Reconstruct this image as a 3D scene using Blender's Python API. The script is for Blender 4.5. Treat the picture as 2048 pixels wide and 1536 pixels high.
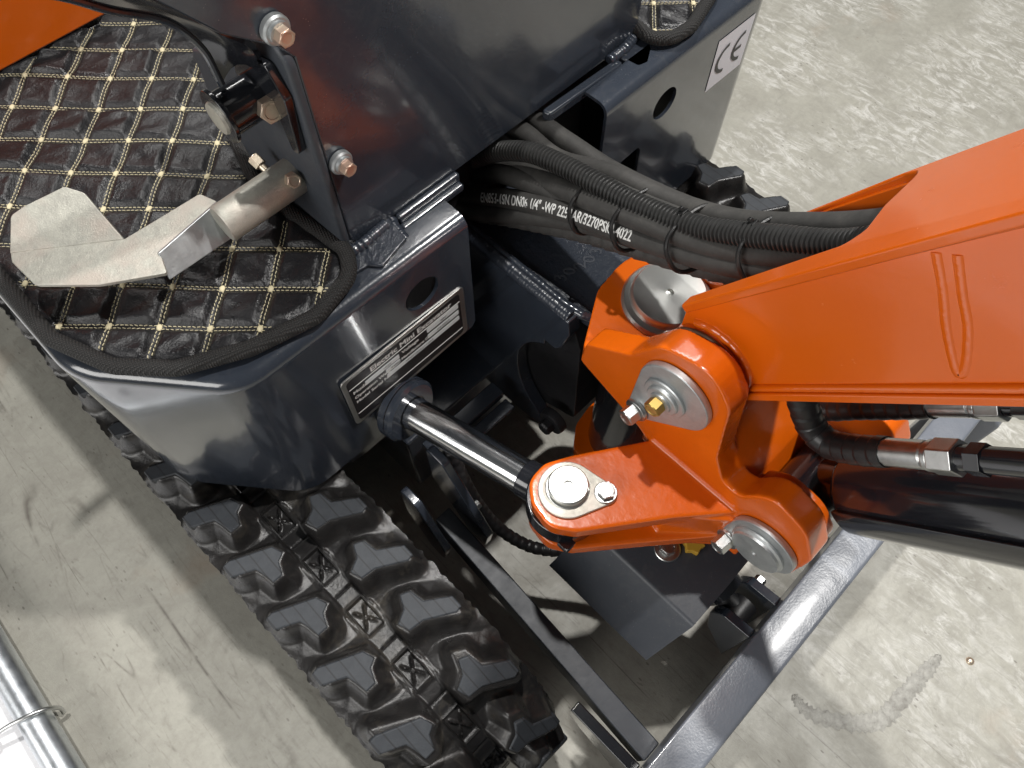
import bpy, bmesh, math, random
import numpy as np
from mathutils import Vector, Matrix, geometry, noise
random.seed(7)
R = math.radians
scene = bpy.context.scene
for o in list(bpy.data.objects): bpy.data.objects.remove(o)
COL = scene.collection

# ------------------------------------------------------------------ camera
# machine frame: X across the machine, Y towards its rear, Z up, metres
cam = bpy.data.objects.new('camera', bpy.data.cameras.new('camera')); COL.objects.link(cam)
cam.location = (0, 0, 1.28); cam.rotation_euler = (R(27), 0, R(-45))
cam.data.sensor_width = 36; cam.data.lens = 36 * 1538 / 2048
cam.data.clip_start = .01; cam.data.clip_end = 100
scene.camera = cam
scene.cycles.use_adaptive_sampling = True; scene.cycles.adaptive_threshold = .02
scene.cycles.max_bounces = 6; scene.cycles.diffuse_bounces = 3; scene.cycles.glossy_bounces = 4
scene.render.resolution_x = 1024; scene.render.resolution_y = 768

# ------------------------------------------------------------------ light: a dim hall with lamps under its roof
w = bpy.data.worlds.new('World'); scene.world = w; w.use_nodes = True
w.node_tree.nodes['Background'].inputs[0].default_value = (.92, .97, 1, 1)
w.node_tree.nodes['Background'].inputs[1].default_value = .065
def lamp(name, direction, dist, power, size, sy=None, col=(1, .98, .95), target=(.3, .25, .4)):
    l = bpy.data.lights.new(name, 'AREA'); l.energy = power; l.color = col
    l.shape = 'RECTANGLE' if sy else 'DISK'; l.size = size
    if sy: l.size_y = sy
    o = bpy.data.objects.new(name, l); COL.objects.link(o)
    d = Vector(direction).normalized(); o.location = Vector(target) + d * dist
    o.rotation_euler = d.to_track_quat('Z', 'Y').to_euler()
    return o
lamp('hall_lamp', (.40, -.27, 1), 3.4, 88, .11)
lamp('hall_lamp', (.12, .20, 1), 6.0, 215, .18)
lamp('hall_door_light', (-1.0, .02, .50), 4.2, 105, 3.2, 1.7)
lamp('fill_strip_lamp', (.6, 1.0, 1), 5.5, 50, 2.4, .3)  # added soft fill from behind for reflections, not a known fixture
vs = scene.view_settings
vs.view_transform = 'Standard'; vs.look = 'None'; vs.exposure = 0; vs.gamma = 1

# ------------------------------------------------------------------ materials
class NT:
    def __init__(s, name):
        s.m = bpy.data.materials.new(name); s.m.use_nodes = True
        s.t = s.m.node_tree; s.b = s.t.nodes['Principled BSDF']
    def n(s, typ, **k):
        nd = s.t.nodes.new(typ)
        for a, v in k.items():
            if a.startswith('i_'):
                key = a[2:]; key = int(key) if key.isdigit() else key.replace('_', ' ')
                nd.inputs[key].default_value = v
            else: setattr(nd, a, v)
        return nd
    def l(s, a, b): s.t.links.new(a, b)
    def coord(s, scale=(1, 1, 1), rot=(0, 0, 0)):
        c = s.n('ShaderNodeTexCoord'); mp = s.n('ShaderNodeMapping')
        mp.inputs['Scale'].default_value = scale; mp.inputs['Rotation'].default_value = rot
        s.l(c.outputs['Object'], mp.inputs[0]); return mp.outputs[0]
    def noise(s, scale, detail=4, rough=.55, vec=None, dist=0):
        nd = s.n('ShaderNodeTexNoise'); nd.inputs['Scale'].default_value = scale
        nd.inputs['Detail'].default_value = detail; nd.inputs['Roughness'].default_value = rough
        nd.inputs['Distortion'].default_value = dist
        s.l(vec if vec is not None else s.coord(), nd.inputs['Vector']); return nd.outputs['Fac']
    def ramp(s, fac, stops):
        r = s.n('ShaderNodeValToRGB'); cr = r.color_ramp
        while len(cr.elements) < len(stops): cr.elements.new(.5)
        for e, (p, c) in zip(cr.elements, stops):
            e.position = p; e.color = (c, c, c, 1) if not hasattr(c, '__len__') else tuple(c) + (1,)
        s.l(fac, r.inputs[0]); return r.outputs[0]
    def mix(s, fac, a, b, typ='MIX'):
        m = s.n('ShaderNodeMix', data_type='RGBA', blend_type=typ)
        for v, i in ((fac, 0), (a, 6), (b, 7)):
            if hasattr(v, 'is_linked') or hasattr(v, 'links'): s.l(v, m.inputs[i])
            elif i == 0: m.inputs[0].default_value = v
            else: m.inputs[i].default_value = tuple(v) + (1,)
        return m.outputs[2]
    def math(s, op, a, b=0.):
        m = s.n('ShaderNodeMath', operation=op)
        for v, i in ((a, 0), (b, 1)):
            if hasattr(v, 'links'): s.l(v, m.inputs[i])
            else: m.inputs[i].default_value = v
        return m.outputs[0]
    def bump(s, h, strength=.3, dist=.001, prev=None):
        b = s.n('ShaderNodeBump'); b.inputs['Strength'].default_value = strength; b.inputs['Distance'].default_value = dist
        s.l(h, b.inputs['Height'])
        if prev is not None: s.l(prev, b.inputs['Normal'])
        return b.outputs[0]
    def set(s, **k):
        for a, v in k.items():
            key = a.replace('_', ' ')
            if hasattr(v, 'links'): s.l(v, s.b.inputs[key])
            else: s.b.inputs[key].default_value = (tuple(v) + (1,) if hasattr(v, '__len__') else v)
        return s.m

def paint(name, c0, c1, rough=.2, peel=.10, peelscale=260, dust=.0, coat=.0, dustcol=(.2, .19, .17), lump=0, speck=0):
    t = NT(name)
    big = t.noise(9, 3); col = t.mix(t.ramp(big, [(.3, 0), (.7, 1)]), c0, c1)
    sc = t.noise(60, 8, .75, t.coord((1, 1, 1)), 1.0)
    if speck:
        vo = t.n('ShaderNodeTexVoronoi', i_Scale=240., i_Randomness=1.); t.l(t.coord(), vo.inputs['Vector'])
        sp = t.math('MULTIPLY', t.ramp(vo.outputs['Distance'], [(.07, 1), (.12, 0)]), t.ramp(t.noise(25, 4, .7), [(.48, 0), (.66, 1)]))
        col = t.mix(t.math('MULTIPLY', sp, speck), col, (.26, .26, .25))
    if dust: col = t.mix(t.math('MULTIPLY', t.ramp(sc, [(.5, 0), (.78, 1)]), dust), col, dustcol)
    rg = t.n('ShaderNodeMapRange', i_3=rough * .8, i_4=rough * 1.45); t.l(t.noise(30, 5, .7), rg.inputs[0])
    b = t.bump(t.noise(peelscale, 2, .5), peel, .0006)
    b = t.bump(t.noise(38, 3, .5), peel * .55, .004, b)
    if lump: b = t.bump(t.noise(95, 4, .6), lump, .004, b)
    return t.set(Base_Color=col, Roughness=rg.outputs[0], Normal=b, Coat_Weight=coat, Coat_Roughness=.10)

M = {}
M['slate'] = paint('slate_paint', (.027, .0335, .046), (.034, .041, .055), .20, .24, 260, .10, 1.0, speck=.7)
M['slate_rough'] = paint('slate_paint_rough', (.022, .027, .038), (.030, .036, .048), .26, .30, 420, .05, .2, lump=.35)
M['slate_matt'] = paint('slate_paint_matt', (.040, .046, .056), (.046, .052, .064), .42, .12, 300, .14, .0, speck=.7)
M['blade_paint'] = paint('blade_paint', (.15, .165, .195), (.18, .195, .225), .30, .4, 380, .10, .4)
M['orange'] = paint('orange_paint', (.70, .115, .002), (.73, .125, .003), .22, .14, 200, .03, .4, (.34, .07, .012))
M['orange_cast'] = paint('orange_cast_paint', (.68, .110, .002), (.75, .130, .004), .20, .13, 170, .14, .6, (.26, .055, .014), lump=.05)
M['black_gloss'] = paint('black_gloss_paint', (.010, .011, .014), (.014, .015, .019), .13, .06, 120, .04, .5, speck=.4)
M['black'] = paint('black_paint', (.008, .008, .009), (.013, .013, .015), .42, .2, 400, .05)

def metal(name, c0, c1, rough, scale=40, stretch=(1, 1, 1), bump=.1, metallic=1., tint=None):
    t = NT(name); v = t.coord(stretch)
    n = t.noise(scale, 8, .7, v, .6)
    col = t.mix(t.ramp(n, [(.32, 0), (.68, 1)]), c0, c1)
    if tint: col = t.mix(t.ramp(t.noise(22, 3, .6), [(.46, 0), (.66, .8)]), col, tint)
    rg = t.n('ShaderNodeMapRange', i_3=rough * .7, i_4=rough * 1.5); t.l(t.noise(scale * 2, 6, .7, v), rg.inputs[0])
    return t.set(Base_Color=col, Roughness=rg.outputs[0], Metallic=metallic, Normal=t.bump(t.noise(scale * 6, 4, .6, v), bump, .0006))
M['zinc'] = metal('zinc_plate', (.42, .41, .365), (.58, .57, .50), .44, 110, bump=.5, metallic=.6, tint=(.55, .48, .42))
M['zinc_pink'] = metal('yellow_zinc', (.62, .50, .40), (.70, .62, .48), .32, 60, bump=.2, metallic=.8, tint=(.66, .42, .32))
M['steel'] = metal('bright_steel', (.52, .53, .52), (.66, .67, .66), .30, 60, bump=.15)
M['steel_dull'] = metal('dull_zinc_steel', (.44, .46, .47), (.58, .60, .60), .42, 50, bump=.25, metallic=.85)
M['chrome'] = metal('chrome', (.84, .85, .86), (.88, .89, .90), .15, 60, bump=.0)
M['brass'] = metal('brass', (.50, .34, .10), (.60, .42, .14), .35, 60)
M['galv'] = metal('galvanised_steel', (.62, .66, .70), (.80, .83, .86), .33, 30, bump=.2)
def turned():                                      # lathe-turned steel: fine rings about the axis of the object
    t = NT('turned_steel'); wv = t.n('ShaderNodeTexWave', wave_type='RINGS', rings_direction='Z', i_Scale=420., i_Distortion=.6, i_Detail=2.)
    t.l(t.coord(), wv.inputs['Vector'])
    return t.set(Base_Color=t.mix(t.ramp(t.noise(30), [(.3, 0), (.7, 1)]), (.58, .59, .57), (.68, .68, .65)), Metallic=.9, Roughness=.34, Anisotropic=.5, Normal=t.bump(wv.outputs['Fac'], .10, .0004))
M['turned'] = turned()
def rubber(name, c0, c1, rough, sc=50, dust=.5, dcol=(.16, .145, .12), bump=.4, lo=.52, hi=.72):
    t = NT(name)
    col = t.mix(t.ramp(t.noise(sc, 6, .7), [(.3, 0), (.7, 1)]), c0, c1)
    d = t.math('MULTIPLY', t.ramp(t.noise(16, 7, .75, None, .8), [(lo, 0), (hi, 1)]), dust)
    col = t.mix(d, col, dcol)
    rg = t.n('ShaderNodeMapRange', i_3=rough * .6, i_4=min(1, rough * 1.5)); t.l(t.noise(26, 6, .7), rg.inputs[0])
    return t.set(Base_Color=col, Roughness=rg.outputs[0], Normal=t.bump(t.noise(300, 5, .7), bump, .0008, t.bump(t.noise(60, 4), bump * .6, .002)))
M['track'] = rubber('track_rubber', (.011, .0105, .011), (.025, .0235, .0225), .29, 45, .62, (.105, .092, .072), .5, .54, .76)
M['hose'] = rubber('hose_rubber', (.034, .033, .031), (.052, .050, .047), .66, 90, .4, (.10, .095, .085), .35)
M['wrap'] = rubber('spiral_wrap', (.010, .009, .010), (.016, .015, .015), .36, 60, .15, (.06, .055, .05), .2)
M['plastic'] = rubber('black_plastic', (.010, .010, .010), (.014, .014, .014), .35, 60, .1)
M['conduit'] = rubber('conduit_plastic', (.024, .024, .024), (.036, .036, .035), .34, 60, .15, (.06, .058, .053), .15)
def lugm():
    t = NT('lug_face'); v = t.coord((1, 1, 1))
    wv = t.n('ShaderNodeTexWave', wave_type='BANDS', bands_direction='X', i_Scale=22., i_Distortion=.4, i_Detail=2.)
    t.l(v, wv.inputs['Vector'])
    line = t.ramp(wv.outputs['Fac'], [(.0, 0), (.05, 1)])
    col = t.mix(t.ramp(t.noise(70, 6, .7), [(.3, 0), (.7, 1)]), (.026, .030, .036), (.042, .047, .054))
    col = t.mix(line, (.016, .017, .019), col)
    return t.set(Base_Color=col, Roughness=.62, Normal=t.bump(t.noise(500, 4), .25, .0006))
M['lug'] = lugm()
def leather():
    t = NT('quilted_leather')
    v = t.n('ShaderNodeTexVoronoi', i_Scale=650.); t.l(t.coord(), v.inputs['Vector'])
    col = t.mix(t.ramp(t.noise(14, 6, .7), [(.4, 0), (.75, 1)]), (.010, .010, .0115), (.020, .019, .0205))
    rg = t.ramp(t.noise(7.5, 5, .65), [(.36, .50), (.58, .26)])
    b = t.bump(v.outputs['Distance'], .22, .0007); b = t.bump(t.noise(48, 6, .72), .8, .0030, b)
    return t.set(Base_Color=col, Roughness=rg, Normal=b, Specular_IOR_Level=.5)
M['leather'] = leather()
def weave():
    t = NT('woven_binding')
    c = t.coord((1, 1, 1), (0, 0, R(20)))
    w1 = t.n('ShaderNodeTexWave', bands_direction='X', i_Scale=130., i_Distortion=.3); t.l(c, w1.inputs['Vector'])
    w2 = t.n('ShaderNodeTexWave', bands_direction='Y', i_Scale=130., i_Distortion=.3); t.l(c, w2.inputs['Vector'])
    h = t.math('MULTIPLY', w1.outputs['Fac'], w2.outputs['Fac'])
    col = t.mix(h, (.006, .006, .006), (.040, .038, .036))
    return t.set(Base_Color=col, Roughness=.75, Normal=t.bump(h, .9, .0012))
M['weave'] = weave()
def flat(name, c, rough=.6, **k): return NT(name).set(Base_Color=c, Roughness=rough, **k)
M['thread'] = flat('cream_thread', (.62, .55, .36), .8)
M['white_ink'] = flat('white_ink', (.72, .72, .70), .6)
M['grey_ink'] = flat('grey_ink', (.10, .10, .10), .6)
M['sticker'] = flat('white_sticker', (.78, .78, .84), .35)
M['ink'] = flat('black_ink', (.010, .010, .012), .4)
M['plate_black'] = flat('plate_black', (.011, .009, .010), .42)
M['plate_silver'] = metal('plate_silver', (.60, .60, .57), (.66, .65, .62), .35, 60)
M['plate_white'] = flat('plate_white', (.62, .64, .64), .35)
M['yellow'] = paint('yellow_cap', (.50, .28, .03), (.56, .36, .05), .3)
M['white_sheet'] = flat('white_sheet', (.80, .80, .82), .5)
M['rust'] = rubber('rusty_grease', (.06, .028, .012), (.11, .06, .03), .6, 120, .2)

def concrete():
    t = NT('worn_concrete')
    P = t.coord()
    n1 = t.noise(2.2, 5, .6, P); n2 = t.noise(13, 8, .72, P, .4); n3 = t.noise(70, 8, .75, P, .3)
    strk = t.noise(42, 8, .78, t.coord((1.0, .34, 1), (0, 0, R(14))), 1.4)         # trowel and drag marks along Y
    strk2 = t.noise(34, 6, .7, t.coord((.45, 1.0, 1), (0, 0, R(-18))), 1.2)
    col = t.mix(t.ramp(n1, [(.3, 0), (.7, 1)]), (.35, .34, .295), (.45, .437, .38))
    col = t.mix(t.ramp(n2, [(.42, 0), (.66, .55)]), col, (.26, .245, .21))
    # bleached, brushed patches on the far right of the floor
    sep = t.n('ShaderNodeSeparateXYZ'); t.l(P, sep.inputs[0])
    right = t.n('ShaderNodeMapRange', i_1=.25, i_2=.62); t.l(sep.outputs['X'], right.inputs[0])
    pale = t.math('MULTIPLY', t.ramp(strk, [(.47, 0), (.60, 1)]), t.ramp(t.noise(5.5, 6, .66), [(.40, 0), (.58, 1)]))
    pale = t.math('MULTIPLY', pale, right.outputs[0])
    col = t.mix(pale, col, (.62, .61, .57))
    dk = t.math('MULTIPLY', t.ramp(strk2, [(.55, 0), (.70, 1)]), .28)
    col = t.mix(t.math('MULTIPLY', dk, t.math('ADD', right.outputs[0], .25)), col, (.24, .225, .195))
    # fine dark scuffs and specks
    v = t.n('ShaderNodeTexVoronoi', i_Scale=95., i_Randomness=1., feature='F1'); t.l(t.coord((1, .45, 1), (0, 0, R(25))), v.inputs['Vector'])
    sp = t.math('MULTIPLY', t.ramp(v.outputs['Distance'], [(.10, 1), (.17, 0)]), t.ramp(t.noise(11, 4, .6), [(.46, 0), (.62, 1)]))
    col = t.mix(t.math('MULTIPLY', sp, .6), col, (.10, .085, .07))
    for sc_, st, ro, wd, am in ((5.5, .05, 3, .0045, .95), (9., .06, -2, .005, .8), (7., .12, 62, .003, .45), (30., .10, 8, .02, .35), (26., .2, -40, .018, .3)):
        fld = t.noise(sc_, 1.5, .5, t.coord((1, st, 1), (0, 0, R(ro))), .3)
        ln = t.ramp(t.math('ABSOLUTE', t.math('SUBTRACT', fld, .5)), [(0, 1), (wd, 0)])
        ln = t.math('MULTIPLY', t.math('MULTIPLY', ln, am), t.ramp(t.noise(sc_ * .9 + 2, 4, .7), [(.46, 0), (.60, 1)]))
        ln = t.math('MULTIPLY', ln, t.math('SUBTRACT', 1.0, t.math('MULTIPLY', right.outputs[0], .85)))
        col = t.mix(ln, col, (.14, .125, .105))
    col = t.mix(t.math('MULTIPLY', t.ramp(n3, [(.45, 0), (.75, 1)]), .35), col, (.22, .21, .185))
    rust = t.math('MULTIPLY', t.ramp(t.noise(3.4, 5, .6, t.coord((1, 1, 1), (.4, 0, 0))), [(.60, 0), (.72, 1)]), .4)
    col = t.mix(rust, col, (.36, .26, .18))
    rg = t.ramp(n2, [(.3, .34), (.7, .62)])
    return t.set(Base_Color=col, Roughness=rg, Normal=t.bump(n3, .35, .0012, t.bump(strk, .35, .0016)))
M['concrete'] = concrete()
M['mortar'] = rubber('mortar_seam', (.27, .26, .235), (.46, .45, .41), .5, 110, .45, (.17, .155, .135), .9, .50, .62)

# ------------------------------------------------------------------ mesh building
def fillet(poly, r, n=5):
    """round the corners of a 2D polygon; r: one radius or a list"""
    out = []; N = len(poly)
    for i, p in enumerate(poly):
        rr = r[i] if hasattr(r, '__len__') else r
        a = Vector(poly[i - 1]); b = Vector(p); c = Vector(poly[(i + 1) % N])
        if rr <= 0: out.append(tuple(b)); continue
        u = (a - b); v = (c - b); lu, lv = u.length, v.length
        if lu < 1e-6 or lv < 1e-6: out.append(tuple(b)); continue
        u /= lu; v /= lv; cs = max(-1, min(1, u.dot(v))); ang = math.acos(cs)
        if ang > math.pi - .05: out.append(tuple(b)); continue
        d = min(rr / math.tan(ang / 2), lu * .49, lv * .49); rad = d * math.tan(ang / 2)
        cen = b + (u + v).normalized() * (rad / math.sin(ang / 2))
        p0 = b + u * d - cen; p1 = b + v * d - cen
        a0 = math.atan2(p0.y, p0.x); a1 = math.atan2(p1.y, p1.x); da = (a1 - a0 + math.pi) % (2 * math.pi) - math.pi
        for k in range(n + 1):
            th = a0 + da * k / n; out.append((cen.x + rad * math.cos(th), cen.y + rad * math.sin(th)))
    return out
def circle(cx, cy, r, n=24, a0=0, a1=360):
    full = abs(a1 - a0) >= 360
    return [(cx + r * math.cos(R(a0 + (a1 - a0) * k / (n if full else n - 1))), cy + r * math.sin(R(a0 + (a1 - a0) * k / (n if full else n - 1)))) for k in range(n)]
def frame(d):
    d = Vector(d).normalized(); a = Vector((0, 0, 1)) if abs(d.z) < .9 else Vector((1, 0, 0))
    u = a.cross(d).normalized(); return u, d.cross(u), d
def spline(pts, n=8):
    """Catmull-Rom through points"""
    P = [Vector(p) for p in pts]; P = [P[0] * 2 - P[1]] + P + [P[-1] * 2 - P[-2]]; out = []
    for i in range(1, len(P) - 2):
        for k in range(n):
            t = k / n; a, b, c, d = P[i - 1:i + 3]
            out.append(.5 * ((2 * b) + (c - a) * t + (2 * a - 5 * b + 4 * c - d) * t * t + (3 * b - a - 3 * c + d) * t ** 3))
    out.append(P[-2]); return out
class MB:
    def __init__(s): s.v = []; s.f = []
    def add(s, vs, fs):
        o = len(s.v); s.v += [tuple(v) for v in vs]; s.f += [tuple(i + o for i in f) for f in fs]; return s
    def box(s, x0, x1, y0, y1, z0, z1):
        return s.add([(x, y, z) for z in (z0, z1) for y in (y0, y1) for x in (x0, x1)],
                     [(0, 2, 3, 1), (4, 5, 7, 6), (0, 1, 5, 4), (2, 6, 7, 3), (0, 4, 6, 2), (1, 3, 7, 5)])
    def prism(s, poly, axis, a, b, holes=()):
        place = {'X': lambda p, h: (h, p[0], p[1]), 'Y': lambda p, h: (p[0], h, p[1]), 'Z': lambda p, h: (p[0], p[1], h)}[axis]
        return s.prism_f(poly, place, a, b, holes)
    def prism_f(s, poly, place, a, b, holes=()):
        loops = [list(poly)] + [list(h) for h in holes]; flatp = [p for l in loops for p in l]; n = len(flatp)
        vs = [place(p, a) for p in flatp] + [place(p, b) for p in flatp]; fs = []
        if holes:
            tri = geometry.tessellate_polygon([[Vector((p[0], p[1], 0)) for p in l] for l in loops])
            fs += [tuple(t) for t in tri] + [tuple(n + i for i in reversed(t)) for t in tri]
        else: fs += [tuple(range(n)), tuple(range(2 * n - 1, n - 1, -1))]
        o = 0
        for l in loops:
            m = len(l); fs += [(o + i, o + (i + 1) % m, n + o + (i + 1) % m, n + o + i) for i in range(m)]; o += m
        return s.add(vs, fs)
    def lathe(s, p, d, prof, n=32, caps=True):
        u, v, d = frame(d); p = Vector(p); vs = []; fs = []
        for r, h in prof:
            for k in range(n):
                a = 2 * math.pi * k / n; vs.append(p + d * h + (u * math.cos(a) + v * math.sin(a)) * r)
        for j in range(len(prof) - 1):
            fs += [(j * n + k, j * n + (k + 1) % n, (j + 1) * n + (k + 1) % n, (j + 1) * n + k) for k in range(n)]
        if caps: fs += [tuple(range(n - 1, -1, -1)), tuple((len(prof) - 1) * n + k for k in range(n))]
        return s.add(vs, fs)
    def cyl(s, a, b, r, n=24, r2=None):
        a = Vector(a); b = Vector(b); return s.lathe(a, b - a, [(r, 0), (r if r2 is None else r2, (b - a).length)], n)
    def tube(s, path, r, n=12, caps=True, closed=False, flat=1.):
        P = [Vector(p) for p in path]; N = len(P); vs = []; fs = []; u = None
        for i in range(N):
            t = (P[(i + 1) % N] - P[i - 1]) if closed else (P[min(i + 1, N - 1)] - P[max(i - 1, 0)])
            t.normalize()
            if u is None: u = frame(t)[0]
            u = (u - t * u.dot(t)).normalized(); v = t.cross(u)
            rr = r(i / (N - 1)) if callable(r) else r
            for k in range(n):
                a = 2 * math.pi * k / n; vs.append(P[i] + u * (rr * math.cos(a)) + v * (rr * flat * math.sin(a)))
        M_ = N if closed else N - 1
        for i in range(M_):
            j = (i + 1) % N
            fs += [(i * n + k, i * n + (k + 1) % n, j * n + (k + 1) % n, j * n + k) for k in range(n)]
        if caps and not closed: fs += [tuple(range(n - 1, -1, -1)), tuple((N - 1) * n + k for k in range(n))]
        return s.add(vs, fs)
    def sphere(s, c, r, n=12, m=8, sc=(1, 1, 1)):
        prof = [(max(r * math.sin(math.pi * j / m), r * .02), -r * math.cos(math.pi * j / m)) for j in range(m + 1)]
        t = MB().lathe((0, 0, 0), (0, 0, 1), prof, n)
        return s.add([(c[0] + x * sc[0], c[1] + y * sc[1], c[2] + z * sc[2]) for x, y, z in t.v], t.f)
    def xf(s, m): s.v = [tuple(m @ Vector(v)) for v in s.v]; return s

ROOTS = {}
def link(o, parent):
    COL.objects.link(o)
    if parent is not None:
        o.parent = parent
        o.matrix_parent_inverse = parent_world(parent).inverted()
    return o
def parent_world(p):
    m = Matrix.LocRotScale(p.location, p.rotation_euler, None)
    if p.parent: m = parent_world(p.parent) @ p.matrix_parent_inverse @ m
    return m
FRONT = False            # the front linkage is drawn in its own measure: 1.09 to one, its datum 115 mm below ours
def fr(p): return (p[0] * 1.09, p[1] * 1.09, p[2] * 1.09 - .1152)
def obj(name, mb, mat, parent=None, bevel=0, seg=2, smooth=35, origin=None, sub=0):
    me = bpy.data.meshes.new(name)
    vs = mb.v
    if FRONT:
        vs = [fr(v) for v in vs]; origin = fr(origin) if origin is not None else None
    if origin is not None: vs = [(x - origin[0], y - origin[1], z - origin[2]) for x, y, z in vs]
    me.from_pydata(vs, [], mb.f)
    bm = bmesh.new(); bm.from_mesh(me); bmesh.ops.recalc_face_normals(bm, faces=bm.faces); bm.to_mesh(me); bm.free()
    me.materials.append(M[mat]); me.polygons.foreach_set('use_smooth', [True] * len(me.polygons))
    me.set_sharp_from_angle(angle=R(smooth))
    o = bpy.data.objects.new(name, me)
    if origin is not None: o.location = origin
    link(o, parent)
    if bevel:
        b = o.modifiers.new('bevel', 'BEVEL'); b.width = bevel; b.segments = seg; b.limit_method = 'ANGLE'; b.angle_limit = R(32); b.harden_normals = True
    if sub:
        b = o.modifiers.new('sub', 'SUBSURF'); b.levels = b.render_levels = sub
    return o
def cast(name, mb, mat, parent, voxel=.002, it=6, fac=.5):
    """weld the pieces of a casting into one skin with soft inner fillets"""
    o = obj(name, mb, mat, parent)
    r = o.modifiers.new('remesh', 'REMESH'); r.mode = 'VOXEL'; r.voxel_size = voxel; r.use_smooth_shade = True
    s = o.modifiers.new('smooth', 'SMOOTH'); s.factor = fac; s.iterations = it
    return o
def empty(name, loc, parent=None):
    o = bpy.data.objects.new(name, None); o.location = loc; o.empty_display_size = .1; link(o, parent); return o
def tag(o, label=None, cat=None, group=None, kind=None):
    for k, v in (('label', label), ('category', cat), ('group', group), ('kind', kind)):
        if v: o[k] = v
    return o
def bolt(parent, p, d, r=.009, h=.008, mat='steel', washer=.0, wt=.003, name='bolt', shank=0):
    """hexagon head with a chamfered crown (and a washer) standing on p, pointing along d"""
    b = MB(); u, v, dd = frame(d); p = Vector(p); q = p
    if shank: b.cyl(p, p + dd * shank, r * .55, 14); q = p + dd * shank
    if washer: b.lathe(q, dd, [(washer, 0), (washer, wt * .7), (washer * .94, wt)], 28); q = q + dd * wt
    b.lathe(q, dd, [(r, 0), (r, h)], 6); b.lathe(q + dd * h, dd, [(r * .86, -.0002), (r * .84, .0006), (r * .62, .0007), (r * .6, .0001)], 24)
    return obj(name, b, mat, parent, bevel=.0006, seg=1)
def textmesh(body, size, extrude=.0, bold=0., align='LEFT', space=1.0):
    cu = bpy.data.curves.new('lettering', 'FONT'); cu.body = body; cu.size = size; cu.extrude = extrude; cu.offset = bold; cu.align_x = align
    cu.space_character = space; cu.resolution_u = 3
    o = bpy.data.objects.new('lettering', cu); COL.objects.link(o)
    me = bpy.data.meshes.new_from_object(o.evaluated_get(bpy.context.evaluated_depsgraph_get()))
    vs = [tuple(v.co) for v in me.vertices]; fs = [tuple(p.vertices) for p in me.polygons]
    bpy.data.objects.remove(o); bpy.data.meshes.remove(me); bpy.data.curves.remove(cu)
    return vs, fs
def weld(path, r, seed=0, n=10, step=.003, amp=.13):
    """a rippled weld bead along a path"""
    pts = [Vector(p) for p in path]; L = sum((pts[i + 1] - pts[i]).length for i in range(len(pts) - 1))
    N = max(6, int(L / .0012)); out = []; i = 0; acc = 0
    for k in range(N + 1):
        d = L * k / N
        while i < len(pts) - 2 and d > acc + (pts[i + 1] - pts[i]).length: acc += (pts[i + 1] - pts[i]).length; i += 1
        seg = pts[i + 1] - pts[i]; out.append(pts[i] + seg * ((d - acc) / max(seg.length, 1e-6)))
    rnd = random.Random(seed)
    ph = [rnd.uniform(.8, 1.25) for _ in range(N + 2)]
    return MB().tube(out, lambda t: r * (1.01 - amp + amp * abs(math.sin(t * L / step * math.pi))) * (.93 + .07 * ph[int(t * N)]), n)

# ================================================================== SETTING
g = MB(); g.add([(-8, -8, 0), (8, -8, 0), (8, 8, 0), (-8, 8, 0)], [(0, 1, 2, 3)])
floor = tag(obj('floor', g, 'concrete'), kind='structure')

# ================================================================== MINI EXCAVATOR
EX = tag(empty('mini_excavator', (.38, .5, 0)), 'dark slate and orange mini excavator on rubber tracks, seen from above its front', 'excavator')

# ------------------------------------------------------------------ tracks
PITCH = .0828; TW = .0935; ZB = .352
SQ0 = .3215                                   # rearward position of one centre pocket
L_TOP = 1.55                                  # length of the upper run
Y_F = .173; RAD = .1555                        # front idler axis and outer radius of the belt
ZC = ZB - RAD
def lerp(a, b, t): return a + (b - a) * t
def sst(a, b, x):
    t = np.clip((x - a) / (b - a), 0, 1); return t * t * (3 - 2 * t)
LUG_L = [(-.095, .303), (-.076, .303), (-.031, .285), (-.026, .274), (-.036, .270), (-.042, .257), (-.053, .257), (-.055, .270), (-.058, .279), (-.084, .290), (-.095, .291)]
LUG_L = [(x, y - .2825) for x, y in LUG_L]    # about the lug's own middle
LUG_R = [(.040, .298), (.050, .294), (.053, .278), (.085, .262), (.086, .250), (.073, .249), (.040, .266), (.022, .268), (.018, .279), (.033, .285)]
LUG_R = [(x, y - .2725) for x, y in LUG_R]
LUG_L = [(max(x, -.084), y * 1.18) for x, y in LUG_L]; LUG_R = [(min(x, .080), y * 1.18) for x, y in LUG_R]
for P_ in (LUG_L, LUG_R):                     # no doubled corners after trimming
    for i in range(len(P_) - 1, 0, -1):
        if math.hypot(P_[i][0] - P_[i - 1][0], P_[i][1] - P_[i - 1][1]) < .002: P_.pop(i)
def grow(poly, d):
    a2 = sum(poly[i - 1][0] * poly[i][1] - poly[i][0] * poly[i - 1][1] for i in range(len(poly))); sg = 1 if a2 > 0 else -1; out = []
    for i, p in enumerate(poly):
        a, c = Vector(poly[i - 1]), Vector(poly[(i + 1) % len(poly)]); u, v = (Vector(p) - a).normalized(), (c - Vector(p)).normalized()
        n = (Vector((u.y, -u.x)) + Vector((v.y, -v.x))) * sg; n.normalize(); out.append((p[0] + n.x * d, p[1] + n.y * d))
    return out
LUG_L = grow(LUG_L, .0016); LUG_R = grow(LUG_R, .0016)
OFF_L = .2825 - SQ0; OFF_R = .2725 - SQ0
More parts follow.
